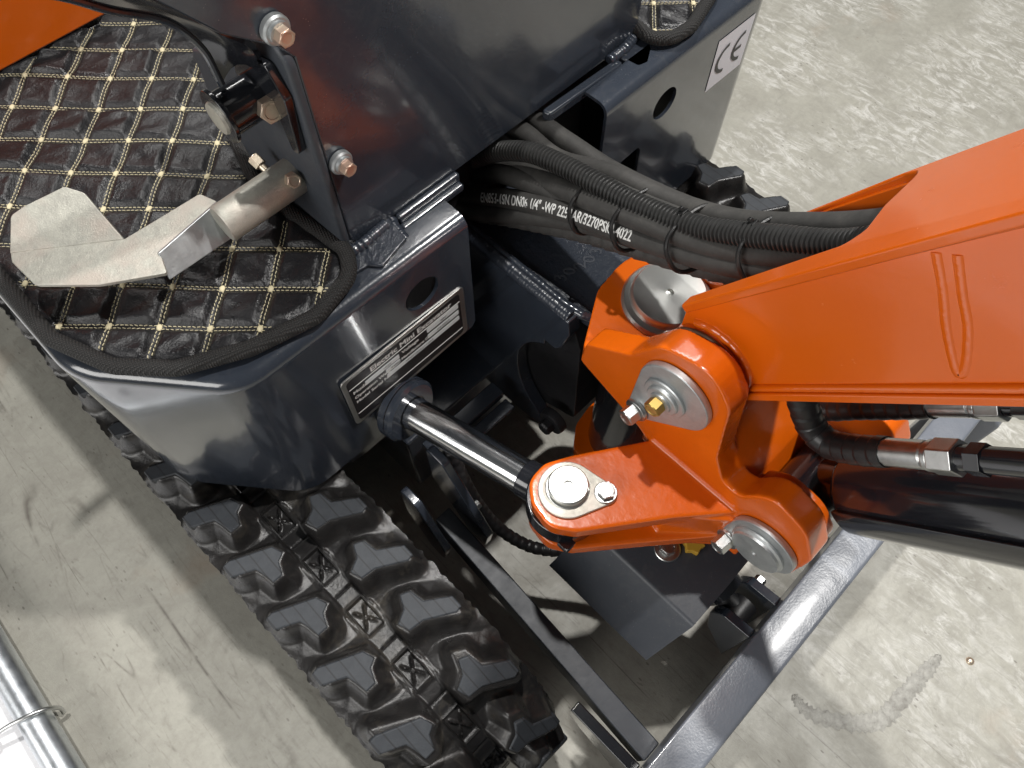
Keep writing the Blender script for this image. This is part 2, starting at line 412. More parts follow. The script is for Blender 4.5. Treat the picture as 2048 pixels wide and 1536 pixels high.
def sdist(px, py, poly):
    """signed distance of many points to a polygon (negative inside)"""
    d = np.full(px.shape, 9.); ins = np.zeros(px.shape, bool); N = len(poly)
    for i in range(N):
        ax, ay = poly[i]; bx, by = poly[(i + 1) % N]; ex, ey = bx - ax, by - ay
        t = np.clip(((px - ax) * ex + (py - ay) * ey) / (ex * ex + ey * ey + 1e-12), 0, 1)
        d = np.minimum(d, np.hypot(px - ax - t * ex, py - ay - t * ey))
        c = (ay > py) != (by > py)
        with np.errstate(divide='ignore', invalid='ignore'): ins ^= c & (px < (bx - ax) * (py - ay) / (by - ay + 1e-12) + ax)
    return np.where(ins, -d, d)
def belt_height(x, s):
    """outer relief of the belt over across-position x and along-position s (s = 0 at a centre pocket)"""
    h = np.zeros(x.shape)
    q = (s + PITCH / 2) % PITCH - PITCH / 2
    for poly, off in ((LUG_L, OFF_L), (LUG_R, OFF_R)):
        d = np.full(x.shape, 9.)
        for k in (-1, 0, 1): d = np.minimum(d, sdist(x, q - off + k * PITCH, poly))
        h = np.maximum(h, .027 * (1 - sst(.0005, .0165, d)) ** 1.15)
        h += .0085 * (1 - sst(.004, .036, d))
    h = h * (1 - .72 * sst(.076, .0935, np.abs(x)))
    cx = x + .004                                                    # centre strip with pockets
    strip = 1 - sst(.0125, .018, np.abs(cx)); h = h * (1 - strip) + .004 * strip
    h += .0020 * np.exp(-((np.abs(cx) - .0165) / .0016) ** 2)
    ax_, aq = np.abs(cx) / .0118, np.abs(q) / .0215
    ins = (1 - sst(.86, 1., ax_)) * (1 - sst(.92, 1., aq))
    r = np.hypot(cx, q); th = np.arctan2(q, cx * 1.6)
    star = np.exp(-((r * np.abs(np.sin(2 * (th - .75)))) / .0022) ** 2) * (1 - sst(.012, .017, r))
    h += ins * (-.0045 + .0062 * star - .003 * np.exp(-(r / .004) ** 2))
    h += .0016 * np.exp(-((np.maximum(ax_, aq) - 1) / .07) ** 2) * (np.maximum(ax_, aq) < 1.4)
    h -= .0022 * np.exp(-((np.abs(q) - PITCH / 2) / .0012) ** 2) * strip
    return h
def belt_point(s):
    """centre line of the belt's outer skin: s grows rearward on the top run, 0 above the front idler; returns y, z, normal (y, z)"""
    if s >= 0: return Y_F + s, ZB, 0., 1.
    a = -s / RAD
    if a <= math.pi * .97: return Y_F - RAD * math.sin(a), ZC + RAD * math.cos(a), -math.sin(a), math.cos(a)
    a0 = math.pi * .97; e = -s - a0 * RAD
    return Y_F - RAD * math.sin(a0) + e, ZC + RAD * math.cos(a0), -math.sin(a0), math.cos(a0)
def make_track(name, xc, mirror, fine):
    """belt with its moulded relief, then one worn lug face for each lug on it"""
    s0, s1 = -1.55, 1.35
    ds = .0018 if fine else .0024; nx = 112 if fine else 88
    ss = np.concatenate((np.arange(s0, -.30, .006), np.arange(-.30, s1, ds))); xs = np.linspace(-TW, TW, nx)
    X, S = np.meshgrid(xs, ss); ph = S + Y_F - SQ0
    Hh = belt_height(X * mirror, ph)
    rng = np.random.RandomState(3)
    edge = np.interp(ss, np.arange(s0, s1 + .01, .006), rng.uniform(-.0022, .0026, len(np.arange(s0, s1 + .01, .006))))
    vs = []; fs = []; n2 = nx + 2
    for i, s in enumerate(ss):
        y, z, ny, nz = belt_point(s)
        row = []
        for j, x in enumerate(xs):
            h = Hh[i, j]; xo = x + (edge[i] * (1 if j == nx - 1 else -1) if j in (0, nx - 1) else 0)
            row.append((xc + xo, y + ny * h, z + nz * h))
        row = [(xc - TW, y - ny * .022, z - nz * .022)] + row + [(xc + TW, y - ny * .022, z - nz * .022)]
        vs += row
    m = len(ss)
    for i in range(m - 1):
        fs += [(i * n2 + j, i * n2 + j + 1, (i + 1) * n2 + j + 1, (i + 1) * n2 + j) for j in range(n2 - 1)]
        fs.append((i * n2, (i + 1) * n2, (i + 1) * n2 + n2 - 1, i * n2 + n2 - 1))
    b = MB(); b.v = vs; b.f = fs
    belt = obj(name, b, 'track', EX, smooth=60)
    me = {}
    for side, poly, off in (('L', LUG_L, OFF_L), ('R', LUG_R, OFF_R)):
        p = fillet([(x * mirror, y) for x, y in poly], .0018, 3)
        cx = sum(q[0] for q in p) / len(p)
        for k in range(-21, 13):
            s = SQ0 + k * PITCH + off - Y_F
            if s < -1.5 or s > 1.25: continue
            y, z, ny, nz = belt_point(s)
            if (side, 'm') not in me:
                mb = MB().prism([(x - cx, yy) for x, yy in p], 'Z', -.012, .0)
                o = obj('lug', mb, 'lug', belt, bevel=.0018, seg=2); me[(side, 'm')] = o.data
            else:
                o = bpy.data.objects.new('lug', me[(side, 'm')]); link(o, belt)
                bv = o.modifiers.new('bevel', 'BEVEL'); bv.width = .0018; bv.segments = 2; bv.limit_method = 'ANGLE'; bv.angle_limit = R(32)
            hh = .0372
            o.location = (xc + cx, y + ny * hh, z + nz * hh); o.rotation_euler = (math.atan2(-ny, nz), 0, 0)
    return belt
make_track('track', 0.0, 1, True)
make_track('track', .745, 1, False)
# track frames and idlers under the belts
for xc in (0., .745):
    b = MB().box(xc - .05, xc + .05, .22, 1.2, .10, .26)
    b.lathe((xc - .045, Y_F, ZC), (1, 0, 0), [(.05, 0), (.122, .004), (.122, .030), (.130, .032), (.130, .058), (.122, .060), (.122, .086), (.05, .090)], 40)
    obj('track_frame', b, 'slate', EX, bevel=.003)

# ------------------------------------------------------------------ skirt panels of the upper body (bent sheet with rolled top edge)
def skirt(name, pts, radii, zt, zb, holes_front=None, inward=1):
    """sheet wall following a plan path, its top rolled inwards into a flange"""
    path = open_fillet(pts, radii)
    vs = []; fs = []
    prof = [(0, zb), (0, lerp(zb, zt, .33)), (0, lerp(zb, zt, .66)), (0, zt - .014)]
    for k in range(1, 9):
        a = R(90 * k / 8); prof.append((.014 * (1 - math.cos(a)), zt - .014 + .014 * math.sin(a)))
    prof.append((.034, zt)); 
    inner = [(.034, zt - .004)] + [(.0042 + (.0098) * (1 - math.cos(R(90 * k / 8))), zt - .014 + .0098 * math.sin(R(90 * k / 8))) for k in range(8, 0, -1)] + [(.0042, zt - .014), (.0042, zb)]
    prof = prof + inner; n = len(prof)
    for i, p in enumerate(path):
        t = (Vector(path[min(i + 1, len(path) - 1)]) - Vector(path[max(i - 1, 0)])).normalized()
        nrm = Vector((-t.y, t.x)) * inward
        for d, z in prof: vs.append((p[0] + nrm.x * d, p[1] + nrm.y * d, z))
    for i in range(len(path) - 1):
        fs += [(i * n + j, i * n + (j + 1) % n, (i + 1) * n + (j + 1) % n, (i + 1) * n + j) for j in range(n)]
    fs += [tuple(range(n)), tuple((len(path) - 1) * n + j for j in range(n - 1, -1, -1))]
    b = MB(); b.v = vs; b.f = fs
    return b
def open_fillet(pts, radii, n=10):
    out = []
    for i, p in enumerate(pts):
        if i in (0, len(pts) - 1): out.append(tuple(p)); continue
        tri = fillet([pts[i - 1], p, pts[i + 1]], [0, radii[i], 0], n)
        out += tri[1:-1]
    # subdivide the long straights a little
    res = [out[0]]
    for a, b in zip(out, out[1:]):
        k = max(1, int((Vector(b) - Vector(a)).length / .03))
        res += [(lerp(a[0], b[0], j / k), lerp(a[1], b[1], j / k)) for j in range(1, k + 1)]
    return res
def cut(o, mb, name='cutter'):
    """boolean difference, applied straight away"""
    c = obj(name, mb, 'black'); md = o.modifiers.new('cut', 'BOOLEAN'); md.operation = 'DIFFERENCE'; md.object = c; md.solver = 'EXACT'
    dg = bpy.context.evaluated_depsgraph_get(); me = bpy.data.meshes.new_from_object(o.evaluated_get(dg))
    o.modifiers.clear(); old = o.data; o.data = me; bpy.data.meshes.remove(old); bpy.data.objects.remove(c)
    me.polygons.foreach_set('use_smooth', [True] * len(me.polygons)); me.set_sharp_from_angle(angle=R(35))
ZT = .664
YF = .386
sk = obj('skirt_panel', skirt('s', [(.322, YF), (.045, YF + .004), (-.058, .515), (-.064, 1.30)], [0, .060, .085, 0], ZT, .385, inward=-1), 'slate', EX)
cutL = MB().cyl((.253, .36, .601), (.253, .44, .601), .0225, 40)
cutL.prism([(.40, .30), (.40, .47), (.322, .470), (.316, .462), (.215, .455), (.190, .430), (.150, .30)], 'Y', .34, .45)
cut(sk, cutL)
skr = obj('skirt_panel', skirt('s', [(.535, YF), (.838, YF), (.884, .45), (.888, 1.30)], [0, .04, .05, 0], ZT + .004, .372, inward=1), 'slate', EX)
cutR = MB().cyl((.650, .36, .598), (.650, .44, .598), .0215, 40)
cutR.prism([(.50, .30), (.50, .555), (.548, .549), (.610, .553), (.616, .545), (.632, .30)], 'Y', .34, .45)
cut(skr, cutR)
obj('dark_backing_box', MB().box(.60, .86, .432, 1.2, .40, .645), 'black', EX, bevel=.002)  # black backing box added so the panel hole stays dark inside
obj('dark_backing_box', MB().box(.06, .17, .475, 1.2, .42, .645), 'black', EX, bevel=.002)
# name plate
NP = MB().prism(fillet([(.130, .460), (.308, .466), (.307, .562), (.130, .562)], .006, 4), 'Y', YF - .0016, YF + .0006)
npl = obj('name_plate', NP, 'plate_silver', EX, bevel=.0004, seg=1)
q = .0055; c = .005
inn = [(.130 + q + c, .4615 + q), (.306 - q - c, .4665 + q), (.306 - q - c * .3, .4665 + q + c * .3), (.306 - q, .4665 + q + c), (.305 - q, .562 - q - c), (.305 - q - c * .3, .562 - q - c * .3), (.305 - q - c, .562 - q), (.130 + q + c, .562 - q), (.130 + q + c * .3, .562 - q - c * .3), (.130 + q, .562 - q - c), (.130 + q, .4615 + q + c), (.130 + q + c * .3, .4615 + q + c * .3)]
obj('black_field', MB().prism(inn, 'Y', YF - .0021, YF - .0012), 'plate_black', npl)
def on_front(mb, vs, fs, x, z, y): return mb.add([(x + vx, y, z + vz) for vx, vz, _ in vs], fs)
b = MB(); yy = YF - .0024
for z in (.5395, .4825): b.box(.1365, .2990, yy, yy + .0006, z, z + .0011)
obj('rule', b, 'white_ink', npl)
b = MB()
for (x0, x1, z0, z1) in ((.157, .206, .5265, .5345), (.185, .206, .5165, .5245), (.185, .296, .5060, .5140), (.248, .296, .5300, .5380), (.248, .296, .5180, .5260)):
    b.prism(fillet([(x0, z0), (x1, z0), (x1, z1), (x0, z1)], .0012, 2), 'Y', yy, yy + .0008)
obj('white_field', b, 'plate_white', npl)
b = MB()
for body, size, x, z, bold in (('Electric Mini Excavator', .0128, .167, .5445, .0003), ('Model', .0085, .1395, .5272, .0002), ('Operation Weight', .0076, .1395, .5165, .0002), ('Model Serial No.', .0076, .1395, .5060, .0002), ('Voltage', .0082, .2100, .5300, .0002), ('Manufacture Date', .0068, .2075, .5190, .0002)):
    v, f = textmesh(body, size, 0, bold); on_front(b, v, f, x, z, yy - .0001)
obj('lettering', b, 'white_ink', npl)
b = MB()
for body, size, x, z in (('1025', .006, .182, .5282), ('930kg', .006, .192, .5182), ('YFW1025211004', .006, .212, .5078), ('48V', .006, .268, .5318), ('04.2023', .006, .262, .5198)):
    v, f = textmesh(body, size, 0, 0); on_front(b, v, f, x, z, yy - .0002)
obj('stamped_value', b, 'grey_ink', npl)
# conformity sticker wraps on the far end of the right panel
st = MB(); N = 14; path = open_fillet([(.535, YF), (.838, YF), (.884, .45), (.888, 1.30)], [0, .04, .05, 0], 14)
def along(path, d):
    for a, b_ in zip(path, path[1:]):
        L = (Vector(b_) - Vector(a)).length
        if d <= L: t = (Vector(b_) - Vector(a)) / L; return Vector(a) + t * d, t
        d -= L
    return Vector(path[-1]), t
def stick(pt, off):
    p, t = along(path, pt[0]); nrm = Vector((t.y, -t.x)); return (p.x + nrm.x * off, p.y + nrm.y * off, pt[1])
S0 = .208; W = .074; Z0 = .556; Z1 = .634
vs = [stick((S0 + W * i / N, z), .0008) for z in (Z0, Z1) for i in range(N + 1)]
st.add(vs, [(i, i + 1, N + 2 + i, N + 1 + i) for i in range(N)])
sto = obj('sticker', st, 'sticker', EX, smooth=60)
b = MB()
def arc_letter(cx, cz, r, wd, a0, a1, n=22):
    pts = [(cx + rr * math.cos(R(a)), cz + rr * math.sin(R(a))) for rr in (r - wd / 2, r + wd / 2) for a in np.linspace(a0, a1, n)]
    b.add([stick(p, .0014) for p in pts], [(i, i + 1, n + i + 1, n + i) for i in range(n - 1)])
arc_letter(S0 + .029, .595, .0195, .0052, 92, 268); arc_letter(S0 + .062, .595, .0195, .0052, 92, 268)
b.add([stick((S0 + .043 + .016 * i / 4, z), .0015) for z in (.5925, .5975) for i in range(5)], [(i, i + 1, i + 6, i + 5) for i in range(4)])
obj('lettering', b, 'ink', sto)

# ------------------------------------------------------------------ floor plate under the mat and the lugs in front of the seat box
fp = MB().prism(fillet([(-.03, 1.2), (-.03, .54), (.075, .424), (.213, .411), (.222, .400), (.262, .409), (.268, .452), (.268, 1.2)], [0, .08, .05, .003, .004, .004, .006, 0]), 'Z', .650, .668)
obj('floor_plate', fp, 'slate_rough', EX, bevel=.002)
fpr = MB().prism(fillet([(.60, 1.2), (.60, .452), (.606, .404), (.62, .400), (.640, .412), (.655, .428), (.80, .428), (.845, .50), (.845, 1.2)], [0, .004, .006, .006, .006, .01, .06, .06, 0]), 'Z', .652, .668)
obj('floor_plate', fpr, 'slate_rough', EX, bevel=.002)
b = MB().box(.272, .356, .432, .440, .645, .668); b.box(.270, .354, .424, .433, .650, .660)
obj('edge_strip', b, 'slate', EX, bevel=.003, seg=3)
b = MB().prism(fillet([(.480, .436), (.600, .432), (.600, .420), (.482, .424)], .004), 'Z', .654, .668)
obj('edge_strip', b, 'slate', EX, bevel=.003, seg=3)
for i, pth in enumerate(([(.206, .434, .668), (.230, .432, .670), (.258, .436, .668)], [(.590, .434, .668), (.612, .432, .671), (.640, .438, .669)], [(.262, .412, .660), (.264, .432, .662), (.268, .440, .662)])):
    obj('weld_bead', weld(pth, .0065, i, 12, .006), 'slate', EX)
# ------------------------------------------------------------------ seat box
sp = MB().prism([(.228, .664), (.640, .664), (.645, .670), (.645, .775), (.50, .845), (.37, .895), (.30, .935), (.10, 1.06), (.112, 1.02), (.138, .978), (.170, .936), (.206, .905), (.216, .890), (.217, .674)], 'Y', .440, .446)
sb = obj('seat_box', sp, 'slate', EX, bevel=.0025, seg=3)
side = MB().prism(fillet([(.437, .668), (.437, .893), (.455, .905), (.50, .880), (.56, .83), (.618, .80), (.620, .74), (.59, .705), (.57, .668)], [.004, .02, .02, .02, .02, .01, .02, .02, .004]), 'X', .207, .2165)
obj('side_plate', side, 'slate_matt', sb, bevel=.004, seg=4)
b = MB().box(.300, .640, .4465, .95, .668, .765); obj('box_body', b, 'slate', sb, bevel=.004)
for (x, z) in ((.2075, .921), (.2285, .777)):
    bolt(sb, (x, .4302, z), (0, -1, 0), .0070, .007, 'zinc_pink')
    obj('washer', MB().lathe((x, .440, z), (0, -1, 0), [(.0098, 0), (.0112, .001), (.0112, .005), (.0098, .0065), (.0082, .0066), (.0082, .0098)], 28), 'steel_dull', sb)
# dark flared sheet beside the seat box, ending in the pedal pivot
C1 = spline([(.070, .500, .992), (.106, .500, .966), (.129, .500, .944), (.160, .500, .919), (.175, .496, .890), (.176, .490, .860)], 6)
C2 = spline([(.108, .4405, 1.030), (.122, .4405, 1.005), (.140, .4405, .976), (.170, .4425, .936), (.192, .452, .905), (.200, .468, .870)], 6)
b = MB(); n = len(C1); T = .0045
rows = []
for k in range(7):
    t = k / 6; rows.append([C1[i].lerp(C2[i], t) + Vector((.006, .01, .012)) * math.sin(t * math.pi) * .6 for i in range(n)])
def sheet(b, rows, T):
    m = len(rows); n = len(rows[0]); nr = []
    for j in range(m):
        for i in range(n):
            du = rows[j][min(i + 1, n - 1)] - rows[j][max(i - 1, 0)]; dv = rows[min(j + 1, m - 1)][i] - rows[max(j - 1, 0)][i]
            nr.append(du.cross(dv).normalized())
    top = [rows[j][i] for j in range(m) for i in range(n)]; bot = [p - q * T for p, q in zip(top, nr)]; o = m * n
    fs = []
    for j in range(m - 1):
        for i in range(n - 1):
            a = j * n + i; fs += [(a, a + 1, a + n + 1, a + n), (o + a, o + a + n, o + a + n + 1, o + a + 1)]
    for i in range(n - 1): fs += [(i, o + i, o + i + 1, i + 1), ((m - 1) * n + i, (m - 1) * n + i + 1, o + (m - 1) * n + i + 1, o + (m - 1) * n + i)]
    for j in range(m - 1): fs += [(j * n, (j + 1) * n, o + (j + 1) * n, o + j * n), (j * n + n - 1, o + j * n + n - 1, o + (j + 1) * n + n - 1, (j + 1) * n + n - 1)]
    return b.add(top + bot, fs)
sheet(b, rows, T)
flare = obj('flared_guard', b, 'black_gloss', EX, smooth=50)
b = MB().tube(C1, .0030, 10); obj('rolled_edge', b, 'slate', flare)
b = MB().lathe((.162, .487, .838), (1, 0, 0), [(.010, .0), (.0225, .0), (.0225, .004), (.0185, .0045), (.0185, .050)], 32)
b.lathe((.2, .487, .838), (1, 0, 0), [(.018, 0), (.018, .012)], 24)
pv = obj('pivot_boss', b, 'black_gloss', EX, bevel=.001)
obj('end_cap', MB().lathe((.161, .487, .838), (1, 0, 0), [(.004, -.002), (.013, -.0012), (.0145, .002)], 28), 'zinc', pv)
bolt(pv, (.196, .470, .838), (-.1, -1, .25), .0105, .010, 'zinc_pink')
hook = MB().prism(fillet([(.505, .868), (.455, .885), (.442, .86), (.447, .80), (.458, .795), (.462, .83), (.49, .822), (.515, .84)], .006, 3), 'X', .199, .2068)
obj('lever_plate', hook, 'black_gloss', EX, bevel=.001)

# ------------------------------------------------------------------ orange side cover at the rear left
b = MB().prism([(-.10, .690), (.222, .690), (.235, .82), (-.10, .82)], 'Y', .874, .882)
obj('side_cover', b, 'orange', EX, bevel=.003)

# ------------------------------------------------------------------ foot pedal (zinc plated)
PD = obj('foot_pedal', MB().lathe((.2135, .491, .735), (-1, 0, 0), [(.0165, 0), (.0178, .002), (.0178, .085), (.0165, .087)], 36), 'zinc', EX)
low = [(-.022, .601), (.057, .543), (.134, .539), (.140, .520), (.071, .509), (.063, .485), (.015, .516), (-.024, .555), (-.026, .591)]
obj('tread_plate', MB().prism(fillet(low, [0, 0, .004, .002, 0, .002, .006, .012, .004]), 'Z', .727, .731), 'zinc', PD, bevel=.0008)
# upper half of the tread, bent up along the fold
fold0 = Vector((-.022, .601, .7295)); fold1 = Vector((.057, .543, .7295)); e = (fold1 - fold0).normalized()
up = Vector((0, 0, 1)).cross(e).normalized() * 1; up = up if up.y > 0 else -up
pv_ = (up * math.cos(R(24)) + Vector((0, 0, 1)) * math.sin(R(24))); nn = e.cross(pv_)
def pl(p, h): return tuple(fold0 + e * p[0] + pv_ * p[1] + nn * h)
L = (fold1 - fold0).length
upper = fillet([(0, 0), (L, 0), (L - .030, .046), (L - .046, .0535), (.016, .040), (.004, .033)], [0, 0, .006, .006, .006, .006])
obj('tread_plate', MB().prism_f(upper, pl, -.002, .002), 'zinc', PD, bevel=.0008)
gq = [Vector(p) for p in ((.063, .494, .711), (.144, .493, .711), (.146, .500, .7245), (.139, .516, .7345), (.069, .505, .7345))]
gn = Vector((.05, -.85, .5)).normalized() * .0045
obj('gusset_plate', MB().add(gq + [p - gn for p in gq], [(0, 1, 2, 3, 4), (9, 8, 7, 6, 5)] + [(i, 5 + i, 5 + (i + 1) % 5, (i + 1) % 5) for i in range(5)]), 'steel_dull', PD, bevel=.001)
bolt(PD, (.198, .479, .747), (-.1, -.85, .45), .0072, .009, 'zinc_pink')
bolt(PD, (.190, .508, .742), (-.1, .8, .4), .0062, .010, 'zinc_pink', shank=.006)

FRONT = True
# ------------------------------------------------------------------ swing frame: gussets, top plate and kingpost
gp = [(.43, .600), (.252, .604), (.249, .582), (.258, .545), (.266, .533), (.283, .533)] + [(.245 + .080 * math.cos(R(a)), .430 + .105 * math.sin(R(a))) for a in range(62, -62, -8)] + [(.270, .315), (.300, .300), (.43, .288)]
sf = obj('swing_frame', MB().prism(gp, 'X', .334, .352), 'slate', EX, bevel=.002)
obj('side_gusset', MB().prism(gp, 'X', .468, .486), 'slate', sf, bevel=.002)
tp = fillet([(.353, .43), (.353, .26), (.358, .225), (.372, .175), (.448, .175), (.467, .225), (.467, .43)], [0, .01, .02, .03, .03, .02, 0])
obj('top_plate', MB().prism(tp, 'Z', .582, .6015), 'slate_rough', sf, bevel=.003)
obj('weld_bead', weld([(.350, .420, .603), (.349, .34, .604), (.348, .27, .605), (.352, .250, .603), (.358, .243, .598)], .0050, 5, 14, .006, .05), 'slate', sf)
obj('edge_weld', weld([(.3425, .425, .6000), (.3425, .34, .6005), (.3425, .256, .6015)], .0085, 9, 14, .0036, .05), 'slate_rough', sf)
b = MB().lathe((.41, .19, .28), (0, 0, 1), [(.046, 0), (.049, .003), (.049, .297), (.046, .300)], 48); obj('kingpost', b, 'black_gloss', sf)
b = MB()
for i, ch in enumerate('30203'):
    v, f = textmesh(ch, .019, .0003, .0002); a = R(45)
    px, py = .372 + .013 * i, .288 + (.0 if ch == '2' else .002) - .0008 * i + (-.003 if i == 3 else 0)
    b.add([(px + vx * math.cos(a) - vy * math.sin(a), py + vx * math.sin(a) + vy * math.cos(a), .6018 + vz) for vx, vy, vz in v], f)
obj('stamped_number', b, 'slate_matt', sf)
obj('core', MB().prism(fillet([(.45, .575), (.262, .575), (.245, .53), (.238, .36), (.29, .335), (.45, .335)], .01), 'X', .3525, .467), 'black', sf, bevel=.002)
bolt(sf, (.333, .252, .372), (-1, 0, 0), .010, .012, 'black', .019, .012)
FRONT = False
# slew base, cross members and lower chassis in the shade
b = MB().box(.05, .70, .46, 1.15, .36, .40); b.lathe((.375, .75, .27), (0, 0, 1), [(.24, 0), (.24, .09)], 48); obj('slew_base', b, 'slate', EX, bevel=.003)
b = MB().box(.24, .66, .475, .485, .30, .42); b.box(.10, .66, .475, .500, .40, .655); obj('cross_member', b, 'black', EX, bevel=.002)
b = MB().box(.20, .336, .352, .376, .285, .301); b.box(.22, .336, .330, .349, .275, .285); obj('cross_member', b, 'slate', EX, bevel=.002)
b = MB().box(.19, .56, .40, 1.1, .10, .27); b.box(.09, .66, .50, .60, .14, .24); b.box(.09, .66, .95, 1.05, .14, .24); obj('chassis', b, 'slate', EX, bevel=.004)

# ------------------------------------------------------------------ swing cylinder with chromed rod
A = Vector((.192, .362, .436)); Bp = Vector((.230, .148, .4745)); d = (Bp - A).normalized()
gl = A; sc = obj('swing_cylinder', MB().lathe(A - d * .26, d, [(.028, 0), (.031, .004), (.031, .228), (.030, .232), (.030, .238), (.0405, .240), (.0405, .2455), (.038, .247), (.0405, .2485), (.0405, .2565), (.037, .259), (.0225, .2595)], 48), 'black_gloss', EX, smooth=30)
obj('gland_ring', MB().lathe(A, d, [(.0225, .0005), (.0370, .0005), (.0412, -.003), (.0412, -.0085), (.0395, -.0100), (.0412, -.0115), (.0412, -.019), (.039, -.021)], 56, caps=False), 'slate', sc, smooth=30)
obj('rod', MB().cyl(A - d * .02, Bp - d * .050, .0205, 48), 'chrome', sc)
b = MB().lathe(Bp - d * .055, d, [(.0212, 0), (.0220, .001), (.0220, .022), (.0225, .028)], 40)
b.lathe((Bp.x, Bp.y, .4580), (0, 0, 1), [(.0420, 0), (.0432, .001), (.0432, .0315), (.0420, .0325)], 48)
b.box(Bp.x - .040, Bp.x - .026, Bp.y - .040, Bp.y - .026, .466, .476)
obj('rod_eye', b, 'black_gloss', sc, bevel=.0006)
b = MB().prism(fillet([(.098, .350), (.215, .350), (.240, .40), (.225, .445), (.150, .450), (.110, .44)], .02), 'Y', .395, .60); 
obj('cylinder_housing', b, 'black_gloss', EX, bevel=.008, seg=3)

FRONT = True
# ------------------------------------------------------------------ swing bracket casting
PB = (.105, .705)          # boom pin (Y, Z)
PC = (-.030, .566)         # boom cylinder pin (Y, Z)
b = MB()
cheek = fillet([(.212, .612), (.208, .648), (.160, .688), (.135, .735), (.085, .752), (.060, .722), (.056, .690), (.049, .640), (.034, .610), (.015, .606), (.004, .630), (-.010, .650), (-.048, .640), (-.068, .602), (-.066, .545), (-.045, .522), (-.005, .515), (.045, .520), (.090, .545), (.130, .580)],
               [.006, .006, .02, .03, .035, .03, .02, .02, .016, .014, .014, .02, .03, .02, .02, .02, .02, .02, .02, .02], 5)
b.prism(fillet([(.016, .540), (.010, .606), (-.008, .628), (-.044, .624), (-.066, .598), (-.066, .545), (-.045, .522), (-.005, .515)], [.01, .014, .02, .03, .02, .02, .02, .02], 5), 'X', .307, .350)
b.prism(cheek, 'X', .307, .334)
cheek2 = fillet([(.200, .600), (.200, .640), (.160, .68), (.135, .735), (.085, .752), (.058, .722), (.050, .690), (.025, .640), (-.048, .625), (-.068, .595), (-.064, .545), (-.040, .525), (.02, .52), (.13, .56)], .02, 4)
b.prism(cheek2, 'X', .452, .478)
# upper lug round the kingpost pin, and lower lug
b.prism(fillet([(.312, .214), (.372, .249), (.41, .254), (.448, .249), (.474, .215), (.474, .10), (.312, .10)], [.006, .03, .03, .03, .02, .0, .0]), 'Z', .603, .630, holes=[circle(.41, .19, .041, 36)])
b.prism(fillet([(.345, .225), (.375, .248), (.41, .254), (.448, .249), (.474, .215), (.474, .10), (.335, .06), (.335, .16)], [.02, .03, .03, .03, .02, 0, 0, .02]), 'Z', .268, .292, holes=[circle(.41, .19, .040, 36)])
# back web joining the cheeks below the boom foot, and the web down to the lower lug
b.box(.320, .470, .085, .128, .53, .622)
b.prism([(.128, .56), (.085, .56), (.055, .40), (.085, .27), (.128, .27)], 'X', .350, .465)
b.prism([(.092, .652), (.060, .648), (.014, .590), (-.004, .550), (-.01, .525), (.095, .525)], 'X', .330, .455)
# swing arm: two prongs joined near the bracket
armp = fillet([(.176, .150), (.171, .122), (.186, .101), (.262, .045), (.315, .0), (.325, .10), (.240, .156), (.214, .170), (.190, .168)], [.022, .022, .02, .0, 0, 0, .015, .02, .02], 5)
b.prism(armp, 'Z', .5575, .5775, holes=[circle(.211, .136, .017, 24)])
arml = fillet([(.175, .150), (.171, .122), (.185, .100), (.250, .046), (.318, -.012), (.325, .10), (.240, .156), (.214, .170), (.190, .168)], [.022, .022, .02, .01, 0, 0, .015, .02, .02], 5)
b.prism(arml, 'Z', .503, .5235, holes=[circle(.211, .136, .017, 24)])
b.prism([(.278, .040), (.318, .0), (.325, .10), (.272, .132), (.268, .06)], 'Z', .515, .565)
b.prism([(.258, .052), (.318, -.014), (.345, .06), (.275, .105)], 'Z', .484, .57)
b.box(.312, .345, -.02, .11, .475, .56)
SB = cast('swing_bracket', b, 'orange_cast', EX, .0017, 5, .5)
# kingpost pin cap on the upper lug
kp = obj('kingpost_cap', MB().lathe((.41, .19, .6335), (0, 0, 1), [(.046, -.020), (.0462, -.001), (.0440, .002), (.0385, .003), (.0375, .006), (.0375, .0105), (.0362, .0125), (.0040, .0130), (.0036, .0095), (.0010, .0090)], 64), 'turned', SB, origin=(.41, .19, .6335))
# retainer plates on the pin ends
def retainer(name, cx, cy, tipx, tipy, r, rt, place, h0, h1, mat='steel_dull', pin=.02):
    a = math.atan2(tipy - cy, tipx - cx); D = math.hypot(tipx - cx, tipy - cy); be = math.degrees(math.acos((r - rt) / D)); aa = math.degrees(a)
    pts = circle(tipx, tipy, rt, 10, aa - be, aa + be) + circle(cx, cy, r, 26, aa + be, aa + 360 - be)
    return obj(name, MB().prism_f(pts, place, h0, h1), mat, SB, bevel=.0012)
onX = lambda p, h: (h, p[0], p[1])
retainer('pin_retainer', .106, .690, .133, .627, .0365, .012, onX, .3065, .2995)
obj('pin_end', MB().lathe((.2996, .112, .684), (-1, 0, 0), [(.0215, 0), (.0215, .0025), (.0205, .0034), (.0165, .0036), (.0160, .0060), (.0150, .0068), (.0110, .0070), (.0105, .0090), (.0080, .0092)], 44), 'steel_dull', SB, smooth=25)
bolt(SB, (.2905, .113, .683), (-1, 0, 0), .0085, .009, 'brass')
bolt(SB, (.2995, .133, .629), (-1, .1, 0), .0092, .012, 'steel', .0125, .004)
retainer('pin_retainer', PC[0], PC[1] + .004, -.002, .537, .034, .011, onX, .3065, .2995)
obj('pin_end', MB().lathe((.2996, PC[0] + .001, PC[1] - .002), (-1, 0, 0), [(.028, 0), (.028, .003), (.0255, .0045), (.0250, .007), (.003, .0075), (.002, .006)], 44), 'steel_dull', SB)
bolt(SB, (.2995, -.003, .536), (-1, .1, 0), .0088, .013, 'steel', .0125, .004)
onZ = lambda p, h: (p[0], p[1], h)
